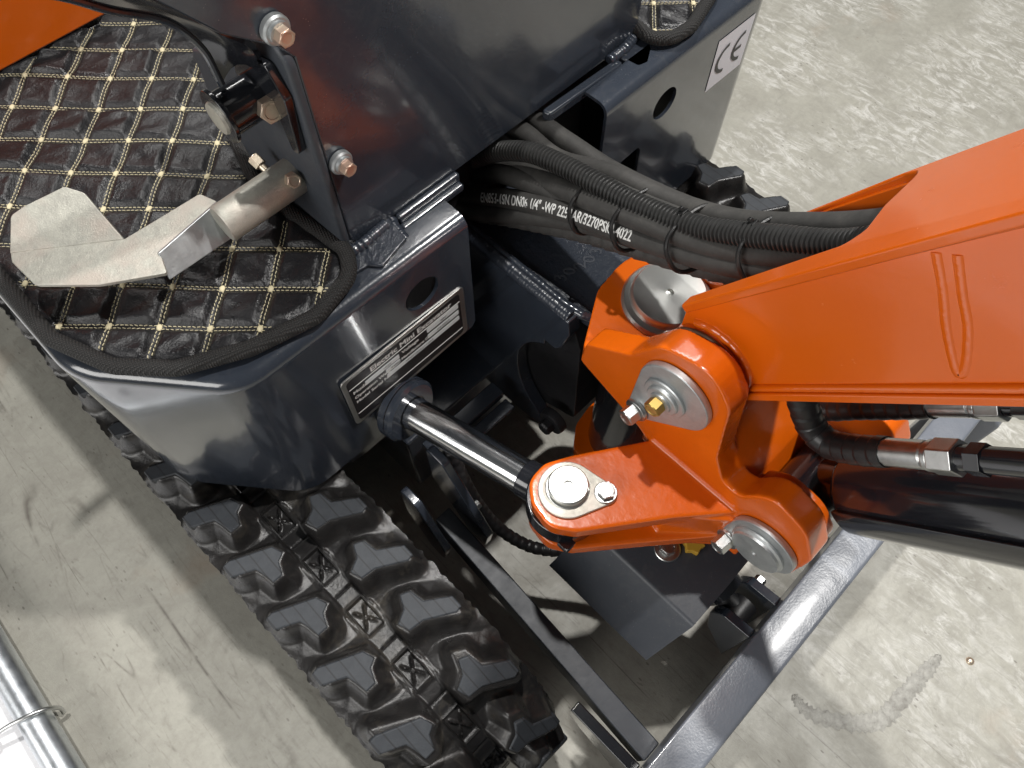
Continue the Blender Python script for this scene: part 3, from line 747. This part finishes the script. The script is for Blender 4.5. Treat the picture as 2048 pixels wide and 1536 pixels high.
retainer('pin_retainer', .2095, .1345, .2325, .1055, .0285, .0105, onZ, .5778, .5815, 'zinc')
obj('pin_end', MB().lathe((.2105, .1355, .5815), (0, 0, 1), [(.0215, 0), (.0205, .0012), (.0195, .0012), (.0195, .0085), (.0182, .0100), (.0042, .0104), (.0036, .0070), (.001, .0068)], 44), 'turned', SB, origin=(.2105, .1355, .5815))
bolt(SB, (.2325, .1065, .5815), (0, 0, 1), .0088, .0065, 'steel', .0112, .0022)

# ------------------------------------------------------------------ boom
bd = Vector((-.560, .828)); bn = Vector((.828, .560))        # along the boom and across it, in (Y, Z)
def bp(a, n): p = Vector(PB) + bd * a + bn * n; return (p.x, p.y)
prof = [bp(-.012, .034), bp(.02, .056), bp(.10, .062), bp(.52, .0755), bp(.52, -.0475), bp(.015, -.034), bp(-.022, -.028), bp(-.036, -.005), bp(-.03, .018)]
prof = fillet(prof, [.012, .01, .0, 0, 0, .01, .02, .02, .015])
BM = obj('boom', MB().prism(prof, 'X', .343, .351), 'orange', EX, bevel=.001)
obj('side_plate', MB().prism(prof, 'X', .437, .445), 'orange', BM, bevel=.001)
# top plate starts with a cut-back mouth where the hoses go in
def bplace(s0): return lambda p, h: (p[0],) + bp(p[1], h)
def slope_n(a): return .056 + (.082 - .056) * max(0, (a - .02)) / .68
def topplate(x0, x1, a0, a1, thick=.007, lift=0):
    v = []; f = []
b = MB()
mouth = [(.3375, .016), (.3375, .515), (.4505, .515), (.4505, .016), (.441, .016), (.4405, .168), (.437, .182), (.428, .184), (.395, .182), (.366, .188), (.3535, .180), (.3515, .016)]
mouth = fillet(mouth, [.003, 0, 0, .003, .0, .01, .01, .02, .02, .01, .01, .0])
def tp_(p, h): return (p[0],) + bp(p[1], (.050 if p[1] < .02 else slope_n(p[1])) + h)
b.prism_f(mouth, tp_, .0005, .0085)
obj('top_plate', b, 'orange', BM, bevel=.0022, seg=3)
b = MB().prism_f([(.3385, .012), (.3385, .515), (.4495, .515), (.4495, .012)], lambda p, h: (p[0],) + bp(p[1], -.034 - .018 * p[1] / .7 + h), -.0085, -.0005)
obj('bottom_plate', b, 'orange', BM, bevel=.002, seg=3)
obj('end_plate', MB().prism_f([(.3505, -.046), (.4375, -.046), (.4375, .075), (.3505, .075)], lambda p, h: (p[0],) + bp(h, p[1]), .500, .508), 'orange', BM)
b = MB().lathe((.337, PB[0], PB[1]), (1, 0, 0), [(.036, 0), (.038, .001), (.038, .113), (.036, .114)], 56); obj('foot_tube', b, 'orange', BM)
pth = [(.3425,) + bp(.040 * math.cos(R(a)), .040 * math.sin(R(a))) for a in range(70, -75, -8)]
obj('weld_bead', weld([(p[0] + .0018, p[1], p[2]) for p in pth], .0050, 2, 12, .012), 'orange_cast', BM)
obj('weld_bead', weld([(.3425,) + bp(a, -.031 - .018 * a / .7) for a in (.03, .2, .35, .515)], .0034, 3, 12, .011, .03), 'orange', BM)
obj('weld_bead', weld([(.3425,) + bp(a, slope_n(a) - .001) for a in (.03, .2, .35, .515)], .0032, 4, 12, .013, .03), 'orange', BM)
obj('weld_bead', weld(spline([(.3486, 0.0163, 0.9392), (.3486, 0.0009, 0.9190), (.3486, -0.0154, 0.8947), (.3486, -0.0363, 0.8697), (.3486, -0.0374, 0.8775), (.3486, -0.0236, 0.9044), (.3486, -0.0086, 0.9241), (.3486, 0.0070, 0.9458)], 5), .0064, 8, 14, .010, .0), 'orange_cast', BM)
obj('grease_ring', MB().lathe((.3338, PB[0], PB[1]), (1, 0, 0), [(.0385, 0), (.0395, .001), (.0395, .0025), (.0385, .0035)], 56), 'rust', BM)
bolt(BM, (.3365,) + bp(.004, -.043), (-.2, -1, -.6), .0055, .007, 'rust')
# ------------------------------------------------------------------ boom cylinder
cx = .394; P0 = Vector((cx, PC[0], PC[1])); d = Vector((0, -.122, .173)).normalized()
BC = obj('boom_cylinder', MB().lathe(P0 + d * .040, d, [(.022, 0), (.030, .004), (.037, .010), (.0395, .016), (.0395, .218), (.041, .220), (.041, .235), (.034, .238), (.020, .239)], 56), 'black_gloss', EX)
b = MB().lathe((cx - .032, PC[0], PC[1]), (1, 0, 0), [(.030, 0), (.032, .002), (.032, .062), (.030, .064)], 48); b.cyl(P0 + d * .015, P0 + d * .05, .026, 32)
obj('cylinder_eye', b, 'black_gloss', BC)
obj('rod', MB().cyl(P0 + d * .26, P0 + d * .56, .016, 36), 'chrome', BC)
u = Vector((1, 0, 0)); v = d.cross(u).normalized(); v = v if v.y < 0 else -v       # v looks forward and down
def ledge(p, h):
    return tuple(P0 + d * p[0] + (u * math.cos(p[1]) + v * math.sin(p[1])) * h)
b = MB(); vs = []; fs = []; A0, A1, n = R(100), R(192), 12
for a_ in (.052, .225):
    for h in (.0392, .0445):
        for k in range(n + 1): vs.append(ledge((a_, lerp(A0, A1, k / n)), h))
m = n + 1
for k in range(n):
    fs += [(k, k + 1, 2 * m + k + 1, 2 * m + k), (m + k, 3 * m + k, 3 * m + k + 1, m + k + 1), (k, m + k, m + k + 1, k + 1), (2 * m + k, 2 * m + k + 1, 3 * m + k + 1, 3 * m + k)]
fs += [(0, 2 * m, 3 * m, m), (n, m + n, 3 * m + n, 2 * m + n)]
b.add(vs, fs); obj('barrel_guard', b, 'black_gloss', BC, bevel=.0012)
bolt(BC, P0 + d * .052 + v * .036 + u * -.005, (-.3, -.6, -.6), .006, .006, 'brass')

# ------------------------------------------------------------------ hoses
def wrapped(name, path, r, parent, mat='wrap', pitch=.0125, depth=.0011):
    """hose bound in spiral guard: shallow overlapping turns"""
    pts = spline(path, 26); L = [0]
    for a, b_ in zip(pts, pts[1:]): L.append(L[-1] + (b_ - a).length)
    tot = L[-1]
    def rad(t):
        s = L[int(round(t * (len(pts) - 1)))] / pitch; fr = s - math.floor(s)
        return r + depth * (1 - fr) ** .6 * (1 if fr > .06 else fr / .06) - depth * .4
    return obj(name, MB().tube(pts, rad, 18), mat, parent, smooth=70)
def tight(path):
    ys = [p[1] for p in b0][::-1]; cx_ = [p[0] for p in b0][::-1]; cz_ = [p[2] for p in b0][::-1]
    out = []
    for x, y, z in path:
        a, c_ = np.interp(y, ys, cx_), np.interp(y, ys, cz_); k = .84; up = .011 * min(1, max(0, (.47 - y) / .1)) * min(1, max(0, (y - .03) / .08))
        out.append((a + (x - a) * k, y, c_ - .006 + (z - c_ + .006) * k + up))
    return out
b0 = [(.385, .475, .610), (.392, .420, .662), (.398, .372, .690), (.400, .330, .703), (.400, .284, .718), (.400, .237, .728), (.400, .175, .752), (.400, .111, .797), (.400, .067, .838), (.398, .02, .905)]
def hose(path, r, parent=EX, name='hydraulic_hose', mat='hose', n=10):
    return obj(name, MB().tube(spline(tight(path), n), r, 20), mat, parent, smooth=70)
H = {}
# boom cylinder lines with crimped ferrule and hexagon nut
def fitting_line(path, d0, p_end, r, tube_to):
    h = wrapped('wrapped_hose', path, r, EX)
    dd = (Vector(tube_to) - Vector(p_end)).normalized(); p = Vector(p_end)
    b = MB().lathe(p, dd, [(r * .7, -.004), (r * .92, -.002), (r * .92, .034), (r * .80, .036)], 12); obj('ferrule', b, 'steel', h, bevel=.0006)
    b = MB().lathe(p + dd * .036, dd, [(r * .82, 0), (r * .98, .001), (r * .98, .006)], 28); b.lathe(p + dd * .042, dd, [(r * 1.14, 0), (r * 1.14, .020)], 6); obj('hexagon_nut', b, 'steel', h, bevel=.0012)
    b = MB().cyl(p + dd * .060, p + dd * .072, r * .8, 20); b.lathe(p + dd * .070, dd, [(r * .98, 0), (r * .98, .012)], 6); b.cyl(p + dd * .08, Vector(tube_to), r * .78, 20); obj('steel_line', b, 'black_gloss', h, bevel=.0006)
fitting_line([(.375, .060, .735), (.372, .030, .702), (.371, .008, .676), (.369, -.012, .674), (.367, -.030, .694), (.366, -.048, .722)], None, (.366, -.048, .722), .0125, (.364, -.135, .850))
fitting_line([(.42, .045, .60), (.432, .012, .612), (.437, -.012, .643), (.439, -.035, .676), (.440, -.053, .705)], None, (.440, -.053, .705), .0115, (.44, -.135, .825))

# bundle between the seat box and the boom
ENT = Vector((.40, .055, .835))
b0 = [(.385, .475, .610), (.392, .420, .662), (.398, .372, .690), (.400, .330, .703), (.400, .284, .718), (.400, .237, .728), (.400, .175, .752), (.400, .111, .797), (.400, .067, .838), (.398, .02, .905)]
def corrugated(path, r, pitch=.0042, depth=.0022):
    pts = spline(path, 80); L = [0]
    for a, c_ in zip(pts, pts[1:]): L.append(L[-1] + (c_ - a).length)
    # resample evenly, six rings a pitch
    N = int(L[-1] / pitch * 6); q = np.interp(np.linspace(0, L[-1], N), L, range(len(pts)))
    P = [pts[int(i)].lerp(pts[min(int(i) + 1, len(pts) - 1)], i - int(i)) for i in q]
    return obj('corrugated_conduit', MB().tube(P, lambda t: r + depth * (1 if (int(round(t * (N - 1))) % 6) in (1, 2, 3) else -1) * .5, 20), 'conduit', EX, smooth=50)
cond = corrugated(tight([(x - .006, y, z + .013 + (.006 if .3 < y < .45 else 0)) for x, y, z in b0]), .0092)
def off(pts, dx, dy, dz): return [(x + dx, y + dy, z + dz) for x, y, z in pts]
# text hose, lowest on the near side
TH = [(.352, .470, .595), (.362, .420, .622), (.372, .354, .655), (.378, .293, .684), (.382, .223, .712), (.386, .150, .745), (.390, .095, .783), (.392, .050, .838), (.392, .01, .90)]
TH = tight(TH)
th = obj('hydraulic_hose', MB().tube(spline(TH, 14), .0110, 32), 'hose', EX, smooth=70)
hose([(.345, .475, .580), (.350, .425, .603), (.366, .350, .640), (.378, .290, .676), (.386, .223, .706), (.392, .150, .738), (.397, .095, .777), (.398, .05, .825), (.398, .01, .89)], .0105)
hose([(.400, .47, .590), (.398, .40, .655), (.392, .345, .682), (.388, .290, .707), (.388, .223, .733), (.390, .160, .756), (.393, .105, .792), (.395, .055, .85), (.395, .02, .90)], .0108)
hose([(.380, .47, .600), (.385, .42, .648), (.386, .36, .672), (.392, .290, .690), (.398, .223, .712), (.402, .16, .738), (.405, .10, .775), (.406, .05, .83), (.406, .01, .89)], .0105)
hose([(.425, .47, .60), (.420, .41, .66), (.413, .34, .694), (.412, .284, .712), (.413, .223, .730), (.414, .16, .757), (.416, .105, .798), (.416, .06, .846), (.414, .02, .905)], .0105)
hose([(.432, .480, .69), (.430, .44, .694), (.428, .405, .692), (.426, .355, .684), (.426, .284, .716), (.425, .223, .733), (.424, .16, .762), (.424, .105, .805), (.424, .06, .855), (.424, .02, .91)], .0112)
hose([(.460, .480, .66), (.455, .42, .69), (.446, .36, .694), (.440, .30, .702), (.436, .223, .724), (.432, .16, .752), (.430, .10, .80), (.43, .05, .86)], .0105)
wrapped('wrapped_hose', tight([(.355, .470, .568), (.364, .40, .600), (.374, .340, .628), (.384, .280, .658), (.394, .215, .684), (.402, .150, .712), (.408, .095, .750), (.412, .05, .805), (.412, .01, .87)]), .0100, EX, 'hose', .016, .0014)
# printed line on the text hose
pts = spline(TH, 60); Ls = [0]
for a, c_ in zip(pts, pts[1:]): Ls.append(Ls[-1] + (c_ - a).length)
def hose_at(s):
    i = min(max(np.searchsorted(Ls, s) - 1, 0), len(pts) - 2); t = (s - Ls[i]) / (Ls[i + 1] - Ls[i]); p = pts[i].lerp(pts[i + 1], t); return p, (pts[min(i + 2, len(pts) - 1)] - pts[max(i - 1, 0)]).normalized()
v, f = textmesh('EN853-1SN DN06 1/4" -WP 225BAR/3270PSI\u00ae-4022', .0135, 0, .0003, space=1.0)
x1 = max(p[0] for p in v); SC0 = .080; SCL = .200 / x1
bm = bmesh.new(); bv_ = [bm.verts.new(p) for p in v]
for q in f:
    try: bm.faces.new([bv_[i] for i in q])
    except ValueError: pass
bmesh.ops.triangulate(bm, faces=bm.faces); bmesh.ops.subdivide_edges(bm, edges=[e_ for e_ in bm.edges if e_.calc_length() > .0022], cuts=3)
bmesh.ops.triangulate(bm, faces=bm.faces); bm.verts.index_update(); v = [tuple(q.co) for q in bm.verts]; f = [tuple(w_.index for w_ in q.verts) for q in bm.faces]; bm.free()
b = MB(); vs = []
toc = (Vector((0, 0, 1.28)) - Vector((.378, .293, .684))).normalized()
face = Vector((-.64, -.28, .72)).normalized()                                    # side of the hose the print is on
for x, y, _ in v:
    p, t = hose_at(SC0 + x * SCL); n0 = (face - t * face.dot(t)).normalized(); side_ = t.cross(n0)
    a = (y - .0046) * 1.0 / .0108; vs.append(p + (n0 * math.cos(a) - side_ * math.sin(a)) * .01135)
f = [q for q in f if noise.noise(Vector(vs[q[0]]) * 260) < .48]
b.add(vs, f); obj('print', b, 'white_ink', th, smooth=80)
# cable ties round the bundle
def tie(c, t, w, h, tilt=0, name='cable_tie'):
    c = Vector(c); t = Vector(t).normalized(); side_ = Vector((1, 0, 0)); side_ = (side_ - t * side_.dot(t)).normalized(); up_ = side_.cross(t); up_ = up_ if up_.z > 0 else -up_
    b = MB(); loop = []
    for k in range(36):
        a = 2 * math.pi * k / 36; ex = .75
        ca, sa = math.cos(a), math.sin(a)
        loop.append(c + side_ * (w * math.copysign(abs(ca) ** ex, ca)) + up_ * (h * math.copysign(abs(sa) ** ex, sa)) + t * (tilt * ca))
    for off_, rr in ((0, .0021),):
        b.tube(loop, rr, 8, closed=True)
    o = obj(name, b, 'plastic', EX)
    hp = c + up_ * (h + .003) - side_ * (w * .12)
    m = Matrix((side_, t, up_)).transposed().to_4x4(); m.translation = hp
    obj('tie_head', MB().box(-.0042, .0042, -.0038, .0038, -.003, .0040).box(-.002, .002, -.0018, .0018, .004, .0078).xf(m), 'plastic', o, bevel=.0008)
tie((.401, .285, .706), (.02, -.80, .40), .033, .0235, .006)
tie((.401, .236, .725), (.02, -.80, .46), .032, .0235, .006)
tie((.401, .178, .750), (.02, -.76, .58), .031, .0235, .006)
tie((.402, .118, .788), (.02, -.70, .66), .028, .0225, .005)

FRONT = False
# ------------------------------------------------------------------ dozer blade, its arms and the front cover
bl = MB().prism(fillet([(-.103, .292), (-.103, .25), (-.122, .16), (-.120, .06), (-.135, .03), (-.150, .03), (-.142, .10), (-.140, .18), (-.150, .25), (-.152, .292)], [.003, .01, .03, .03, .0, 0, .03, .03, .01, .005], 5), 'X', -.095, .80)
DB = obj('dozer_blade', bl, 'blade_paint', EX, bevel=.0015)
obj('blade_end', MB().prism(fillet([(-.10, .292), (-.10, .06), (-.155, .03), (-.178, .05), (-.178, .280), (-.155, .296)], [.01, .01, .01, .01, .018, .01]), 'X', .80, .835), 'blade_paint', DB, bevel=.004, seg=3)
for sgn in (0, 1):
    b = MB(); mx = (lambda x: x) if not sgn else (lambda x: .745 - x)
    for (x0, x1, y) in ((.149, .174, .30), (.126, .153, -.104)):
        pass
    vs = [(mx(.149), .300, .185), (mx(.175), .300, .185), (mx(.175), .300, .242), (mx(.149), .300, .242), (mx(.125), -.103, .18), (mx(.153), -.103, .18), (mx(.153), -.103, .240), (mx(.125), -.103, .240)]
    b.add(vs, [(0, 1, 2, 3), (4, 7, 6, 5), (0, 4, 5, 1), (1, 5, 6, 2), (2, 6, 7, 3), (3, 7, 4, 0)])
    arm = obj('blade_arm', b, 'slate_matt', EX, bevel=.002)
    obj('arm_foot', MB().prism([(-.1028, .235), (-.1028, .10), (-.02, .16), (0.0, .20), (.0, .235)], 'X', mx(.104), mx(.119)), 'black_gloss', arm, bevel=.002)
    obj('hinge_plate', MB().prism(fillet([(.330, .400), (.298, .400), (.225, .262), (.232, .205), (.262, .205), (.330, .30)], .01), 'X', mx(.178), mx(.190)), 'slate', arm, bevel=.002)
    obj('hinge_plate', MB().prism(fillet([(.330, .350), (.298, .350), (.255, .245), (.262, .190), (.29, .19), (.330, .27)], .008), 'X', mx(.127), mx(.138)), 'slate', arm, bevel=.002)
    bolt(arm, (mx(.1905), .262, .290), (1 if not sgn else -1, 0, 0), .007, .008, 'steel')
# bent sheet cover over the blade cylinder
rows = []
for y, y2 in ((.13, .13), (-.040, -.040)):
    rows.append([Vector(p) for p in ((.212, y2 + .012, .255), (.238, y2 + .006, .297), (.262, y, .3365), (.2645, y, .3392), (.268, y, .340), (.33, y, .340), (.400, y + .002, .340), (.405, y, .339), (.408, y, .336), (.43, y + .006, .30))])
b = MB(); sheet(b, rows, -.004)
CV = obj('cylinder_cover', b, 'slate_matt', EX, smooth=40)
bolt(CV, (.312, .041, .3405), (0, 0, 1), .0105, .009, 'steel', .0165, .003)
bcap = MB(); rr = [(.0105 if k % 2 else .0145) for k in range(12)]
bcap.prism([(.338 + rr[k] * math.cos(k * math.pi / 6), .022 + rr[k] * math.sin(k * math.pi / 6)) for k in range(12)], 'Z', .3405, .352)
obj('yellow_knob', bcap, 'yellow', CV, bevel=.0015)
b = MB().cyl((.355, .12, .30), (.355, -.045, .245), .028, 32); BLC = obj('blade_cylinder', b, 'black_gloss', EX)
b = MB().cyl((.345, -.03, .247), (.352, -.070, .236), .014, 24); b.lathe((.338, -.074, .234), (1, 0, 0), [(.018, 0), (.018, .028)], 28); obj('rod_eye', b, 'black', BLC, bevel=.001)
for x in (.322, .378):
    br = obj('blade_bracket', MB().prism(fillet([(-.048, .235), (-.06, .262), (-.1025, .268), (-.1025, .12), (-.06, .18)], [.012, .01, 0, 0, .02]), 'X', x, x + .013), 'slate', DB, bevel=.0012)
bolt(DB, (.335, -.072, .236), (-1, 0, 0), .008, .006, 'black', name='pin_bolt')
bolt(DB, (.3915, -.070, .240), (1, 0, 0), .008, .010, 'steel', .0125, .003, name='pin_bolt')
wrapped('wrapped_hose', [(.215, .33, .33), (.205, .285, .27), (.208, .24, .215), (.225, .195, .185), (.25, .16, .18), (.28, .125, .20), (.30, .09, .24)], .0085, EX, 'wrap', .012, .002)

# ================================================================== FLOOR MATS
OA = np.array((.1734, .8646)); VA = np.array((.03217, -.03356)); VB = np.array((-.03397, -.03039))
INV = np.linalg.inv(np.array([VA, VB]).T)
def quilt(x, y):
    u = INV[0, 0] * (x - OA[0]) + INV[0, 1] * (y - OA[1]); v = INV[1, 0] * (x - OA[0]) + INV[1, 1] * (y - OA[1])
    du = np.abs(u - np.round(u)) * .0465; dv = np.abs(v - np.round(v)) * .0456
    a = sst(.0008, .0085, du) * sst(.0008, .0085, dv)
    ci, cj = np.floor(u), np.floor(v); hsh = np.abs(np.sin(ci * 12.9898 + cj * 78.233) * 43758.5453) % 1
    fu, fv = u - ci, v - cj
    a = a * (.62 + .62 * hsh) * (1 - .22 * np.exp(-(((fu - .3 - .4 * hsh) / .16) ** 2 + ((fv - .7 + .4 * hsh) / .12) ** 2)))
    return .0060 * a + .0010 * a * np.sin(u * 7.1 + 3 * np.sin(v * 2.3)) * np.sin(v * 6.3)
def floor_mat(outline, label, z0=.6685):
    out = fillet(outline, .03, 6)
    xs = [p[0] for p in out]; ys = [p[1] for p in out]; st_ = .0016
    gx = np.arange(min(xs), max(xs) + st_, st_); gy = np.arange(min(ys), max(ys) + st_, st_)
    X, Y = np.meshgrid(gx, gy); D = sdist(X, Y, out)
    rim = sst(.0, .016, -D)
    lump = .0022 * np.sin(X * 31 + 1.3) * np.sin(Y * 27 + .4) + .0012 * np.sin(X * 83 + Y * 57)
    Z = z0 + .006 + quilt(X, Y) * (.35 + .65 * rim) + lump * rim
    idx = -np.ones(X.shape, int); keep = D < .002; idx[keep] = np.arange(keep.sum())
    b = MB(); b.v = list(zip(X[keep].tolist(), Y[keep].tolist(), Z[keep].tolist()))
    q = keep[:-1, :-1] & keep[1:, :-1] & keep[:-1, 1:] & keep[1:, 1:]
    for i, j in zip(*np.nonzero(q)): b.f.append((idx[i, j], idx[i, j + 1], idx[i + 1, j + 1], idx[i + 1, j]))
    mat_ = tag(obj('floor_mat', b, 'leather', None, smooth=80), label, 'floor mat', 'quilted floor mats')
    # bound edge
    cl = [Vector((p[0], p[1], z0 + .008 + .002 * math.sin(p[0] * 40) * math.sin(p[1] * 33))) for p in out]
    P = []
    for a, c_ in zip(cl, cl[1:] + cl[:1]):
        k = max(1, int((c_ - a).length / .004)); P += [a.lerp(c_, i / k) for i in range(k)]
    obj('binding', MB().tube(P, .0078, 14, closed=True), 'weave', mat_, smooth=70)
    # double rows of stitches along every seam, and a bar tack at every crossing
    def hgt(x, y): 
        xx, yy_ = np.array([x]), np.array([y]); r_ = float(sst(.0, .016, -sdist(xx, yy_, out))[0])
        return z0 + .006 + float(quilt(xx, yy_)[0]) * (.35 + .65 * r_) + (.0022 * math.sin(x * 31 + 1.3) * math.sin(y * 27 + .4) + .0012 * math.sin(x * 83 + y * 57)) * r_
    b = MB(); rnd = random.Random(2); cand = []
    for (U, V, lu) in ((VA, VB, .0465), (VB, VA, .0456)):
        ud = U / np.linalg.norm(U); nd = np.array((-ud[1], ud[0]))
        for k in range(-20, 30):
            for sd in (-1, 1):
                m = int(2.0 / .0044)
                for i in range(-m // 2, m // 2):
                    c0 = OA + V * k + ud * (i * .0044 + (.0015 if sd > 0 else 0)) + nd * sd * .0017; cand.append((c0[0], c0[1], ud[0], ud[1]))
    cand = np.array(cand); box = (cand[:, 0] > min(xs)) & (cand[:, 0] < max(xs)) & (cand[:, 1] > min(ys)) & (cand[:, 1] < max(ys)); cand = cand[box]
    cand = cand[sdist(cand[:, 0], cand[:, 1], out) < -.0095]
    Dd = np.clip(-sdist(cand[:, 0], cand[:, 1], out), 0, 1); r_ = sst(0, .016, Dd)
    hz = z0 + .006 + quilt(cand[:, 0], cand[:, 1]) * (.35 + .65 * r_) + (.0022 * np.sin(cand[:, 0] * 31 + 1.3) * np.sin(cand[:, 1] * 27 + .4) + .0012 * np.sin(cand[:, 0] * 83 + cand[:, 1] * 57)) * r_
    for (x, y, ux, uy), z in zip(cand, hz):
        j = rnd.uniform(-.0006, .0006); nx_, ny_ = -uy, ux; hl, hw = .0017, .00034
        pts_ = [(x + ux * a * hl + nx_ * (c_ * hw + j * a), y + uy * a * hl + ny_ * (c_ * hw + j * a)) for a, c_ in ((-1, -1), (1, -1), (1, 1), (-1, 1))]
        zt = z + .0008; zb_ = z - .0006
        b.add([(px, py, zb_) for px, py in pts_] + [(x + (px - x) * .8, y + (py - y) * .8, zt) for px, py in pts_], [(4, 5, 6, 7), (0, 1, 5, 4), (1, 2, 6, 5), (2, 3, 7, 6), (3, 0, 4, 7)])
    tag(obj('stitching', b, 'thread', mat_), kind='stuff')
    me = None
    for i in range(-20, 30):
        for j in range(-20, 30):
            p = OA + VA * i + VB * j
            if not (min(xs) < p[0] < max(xs) and min(ys) < p[1] < max(ys)): continue
            if sdist(np.array([p[0]]), np.array([p[1]]), out)[0] > -.010: continue
            if me is None:
                o = obj('bar_tack', MB().sphere((0, 0, 0), .0034, 10, 6, (1, 1, .4)), 'thread', mat_, smooth=80); me = o.data
            else: o = bpy.data.objects.new('bar_tack', me); link(o, mat_)
            o.location = (p[0], p[1], hgt(p[0], p[1]) + .0008); o.scale = (1.15, .85, 1); o.rotation_euler = (0, 0, R(45) + rnd.uniform(-.5, .5))
    return mat_
floor_mat([(-.044, .90), (-.046, .545), (-.022, .482), (.018, .438), (.075, .410), (.140, .395), (.190, .406), (.2065, .432), (.2025, .468), (.196, .52), (.200, .575), (.216, .625), (.242, .68), (.285, .74), (.298, .90)], 'black diamond quilted mat with cream stitching under the zinc pedal')
floor_mat([(.652, .86), (.648, .47), (.642, .415), (.660, .400), (.690, .398), (.750, .416), (.815, .45), (.845, .53), (.845, .86)], 'corner of black quilted mat behind the white CE sticker')

# ================================================================== BARRIER at the lower left
a = Vector((-.444, .660, .035)); c_ = Vector((-.452, .466, .035)); dd = (c_ - a).normalized()
BR = obj('barrier', MB().tube([a - dd * 1.2 + dd * 2.4 * k / 20 for k in range(21)], .0225, 40), 'galv', None, smooth=60)
tag(BR, 'galvanised pipe rail with a bent wire clip lying beside a white sheet', 'barrier')
p = Vector((-.446, .553, .035)); sd = Vector((1, -.05, 0)).normalized()
clip = spline([p + Vector((-.062, .018, .012)), p + Vector((-.03, .010, .026)), p + Vector((0, .0, .031)), p + Vector((.022, -.006, .022)), p + Vector((.031, -.010, .0)), p + Vector((.026, -.012, -.02))], 8)
obj('wire_clip', MB().tube(clip, .0032, 12), 'steel', BR)
b = MB().lathe(p + Vector((-.066, .020, .010)), Vector((-1, .25, .3)), [(.006, -.010), (.0095, -.008), (.0100, .004), (.0075, .006), (.0110, .008), (.0110, .013), (.004, .014)], 24)
obj('rubber_plug', b, 'plastic', BR, bevel=.0008)
b = MB(); n = 24
rows = [[Vector((-.455 - .9 * i / 8, 1.6 - 2.2 * j / n, .012 + .004 * math.sin(j * .9 + i))) for j in range(n + 1)] for i in range(9)]
sheet(b, rows, .002); obj('white_sheet', b, 'white_sheet', BR, smooth=80)

# ================================================================== details of the floor: patched seam, worn spot, stud
P = [(.386, -.228), (.384, -.262), (.411, -.308), (.451, -.344), (.498, -.350), (.560, -.356), (.600, -.359)]
pts = spline([(x, y, 0) for x, y in P], 14); b = MB(); vs = []
rnd = random.Random(11); N = len(pts)
for i, p in enumerate(pts):
    t = (pts[min(i + 1, N - 1)] - pts[max(i - 1, 0)]).normalized(); nrm = Vector((-t.y, t.x, 0)); wv = .013 * math.sin(math.pi * i / (N - 1)) ** .35 * rnd.uniform(.6, 1.2) + .001
    for k in range(7):
        e_ = (k - 3) / 3; vs.append(p + nrm * wv * e_ + Vector((0, 0, .0006 + (.0028 * (1 - e_ * e_)) * rnd.uniform(.2, 1.1))))
b.add(vs, [(i * 7 + k, i * 7 + k + 1, i * 7 + k + 8, i * 7 + k + 7) for i in range(N - 1) for k in range(6)])
obj('mortar_seam', b, 'mortar', floor, smooth=30)
obj('floor_stud', MB().lathe((.625, -.397, 0), (0, 0, 1), [(.0065, 0), (.006, .002), (.004, .004), (.002, .0045)], 20), 'zinc_pink', floor)
bpy.context.view_layer.update()
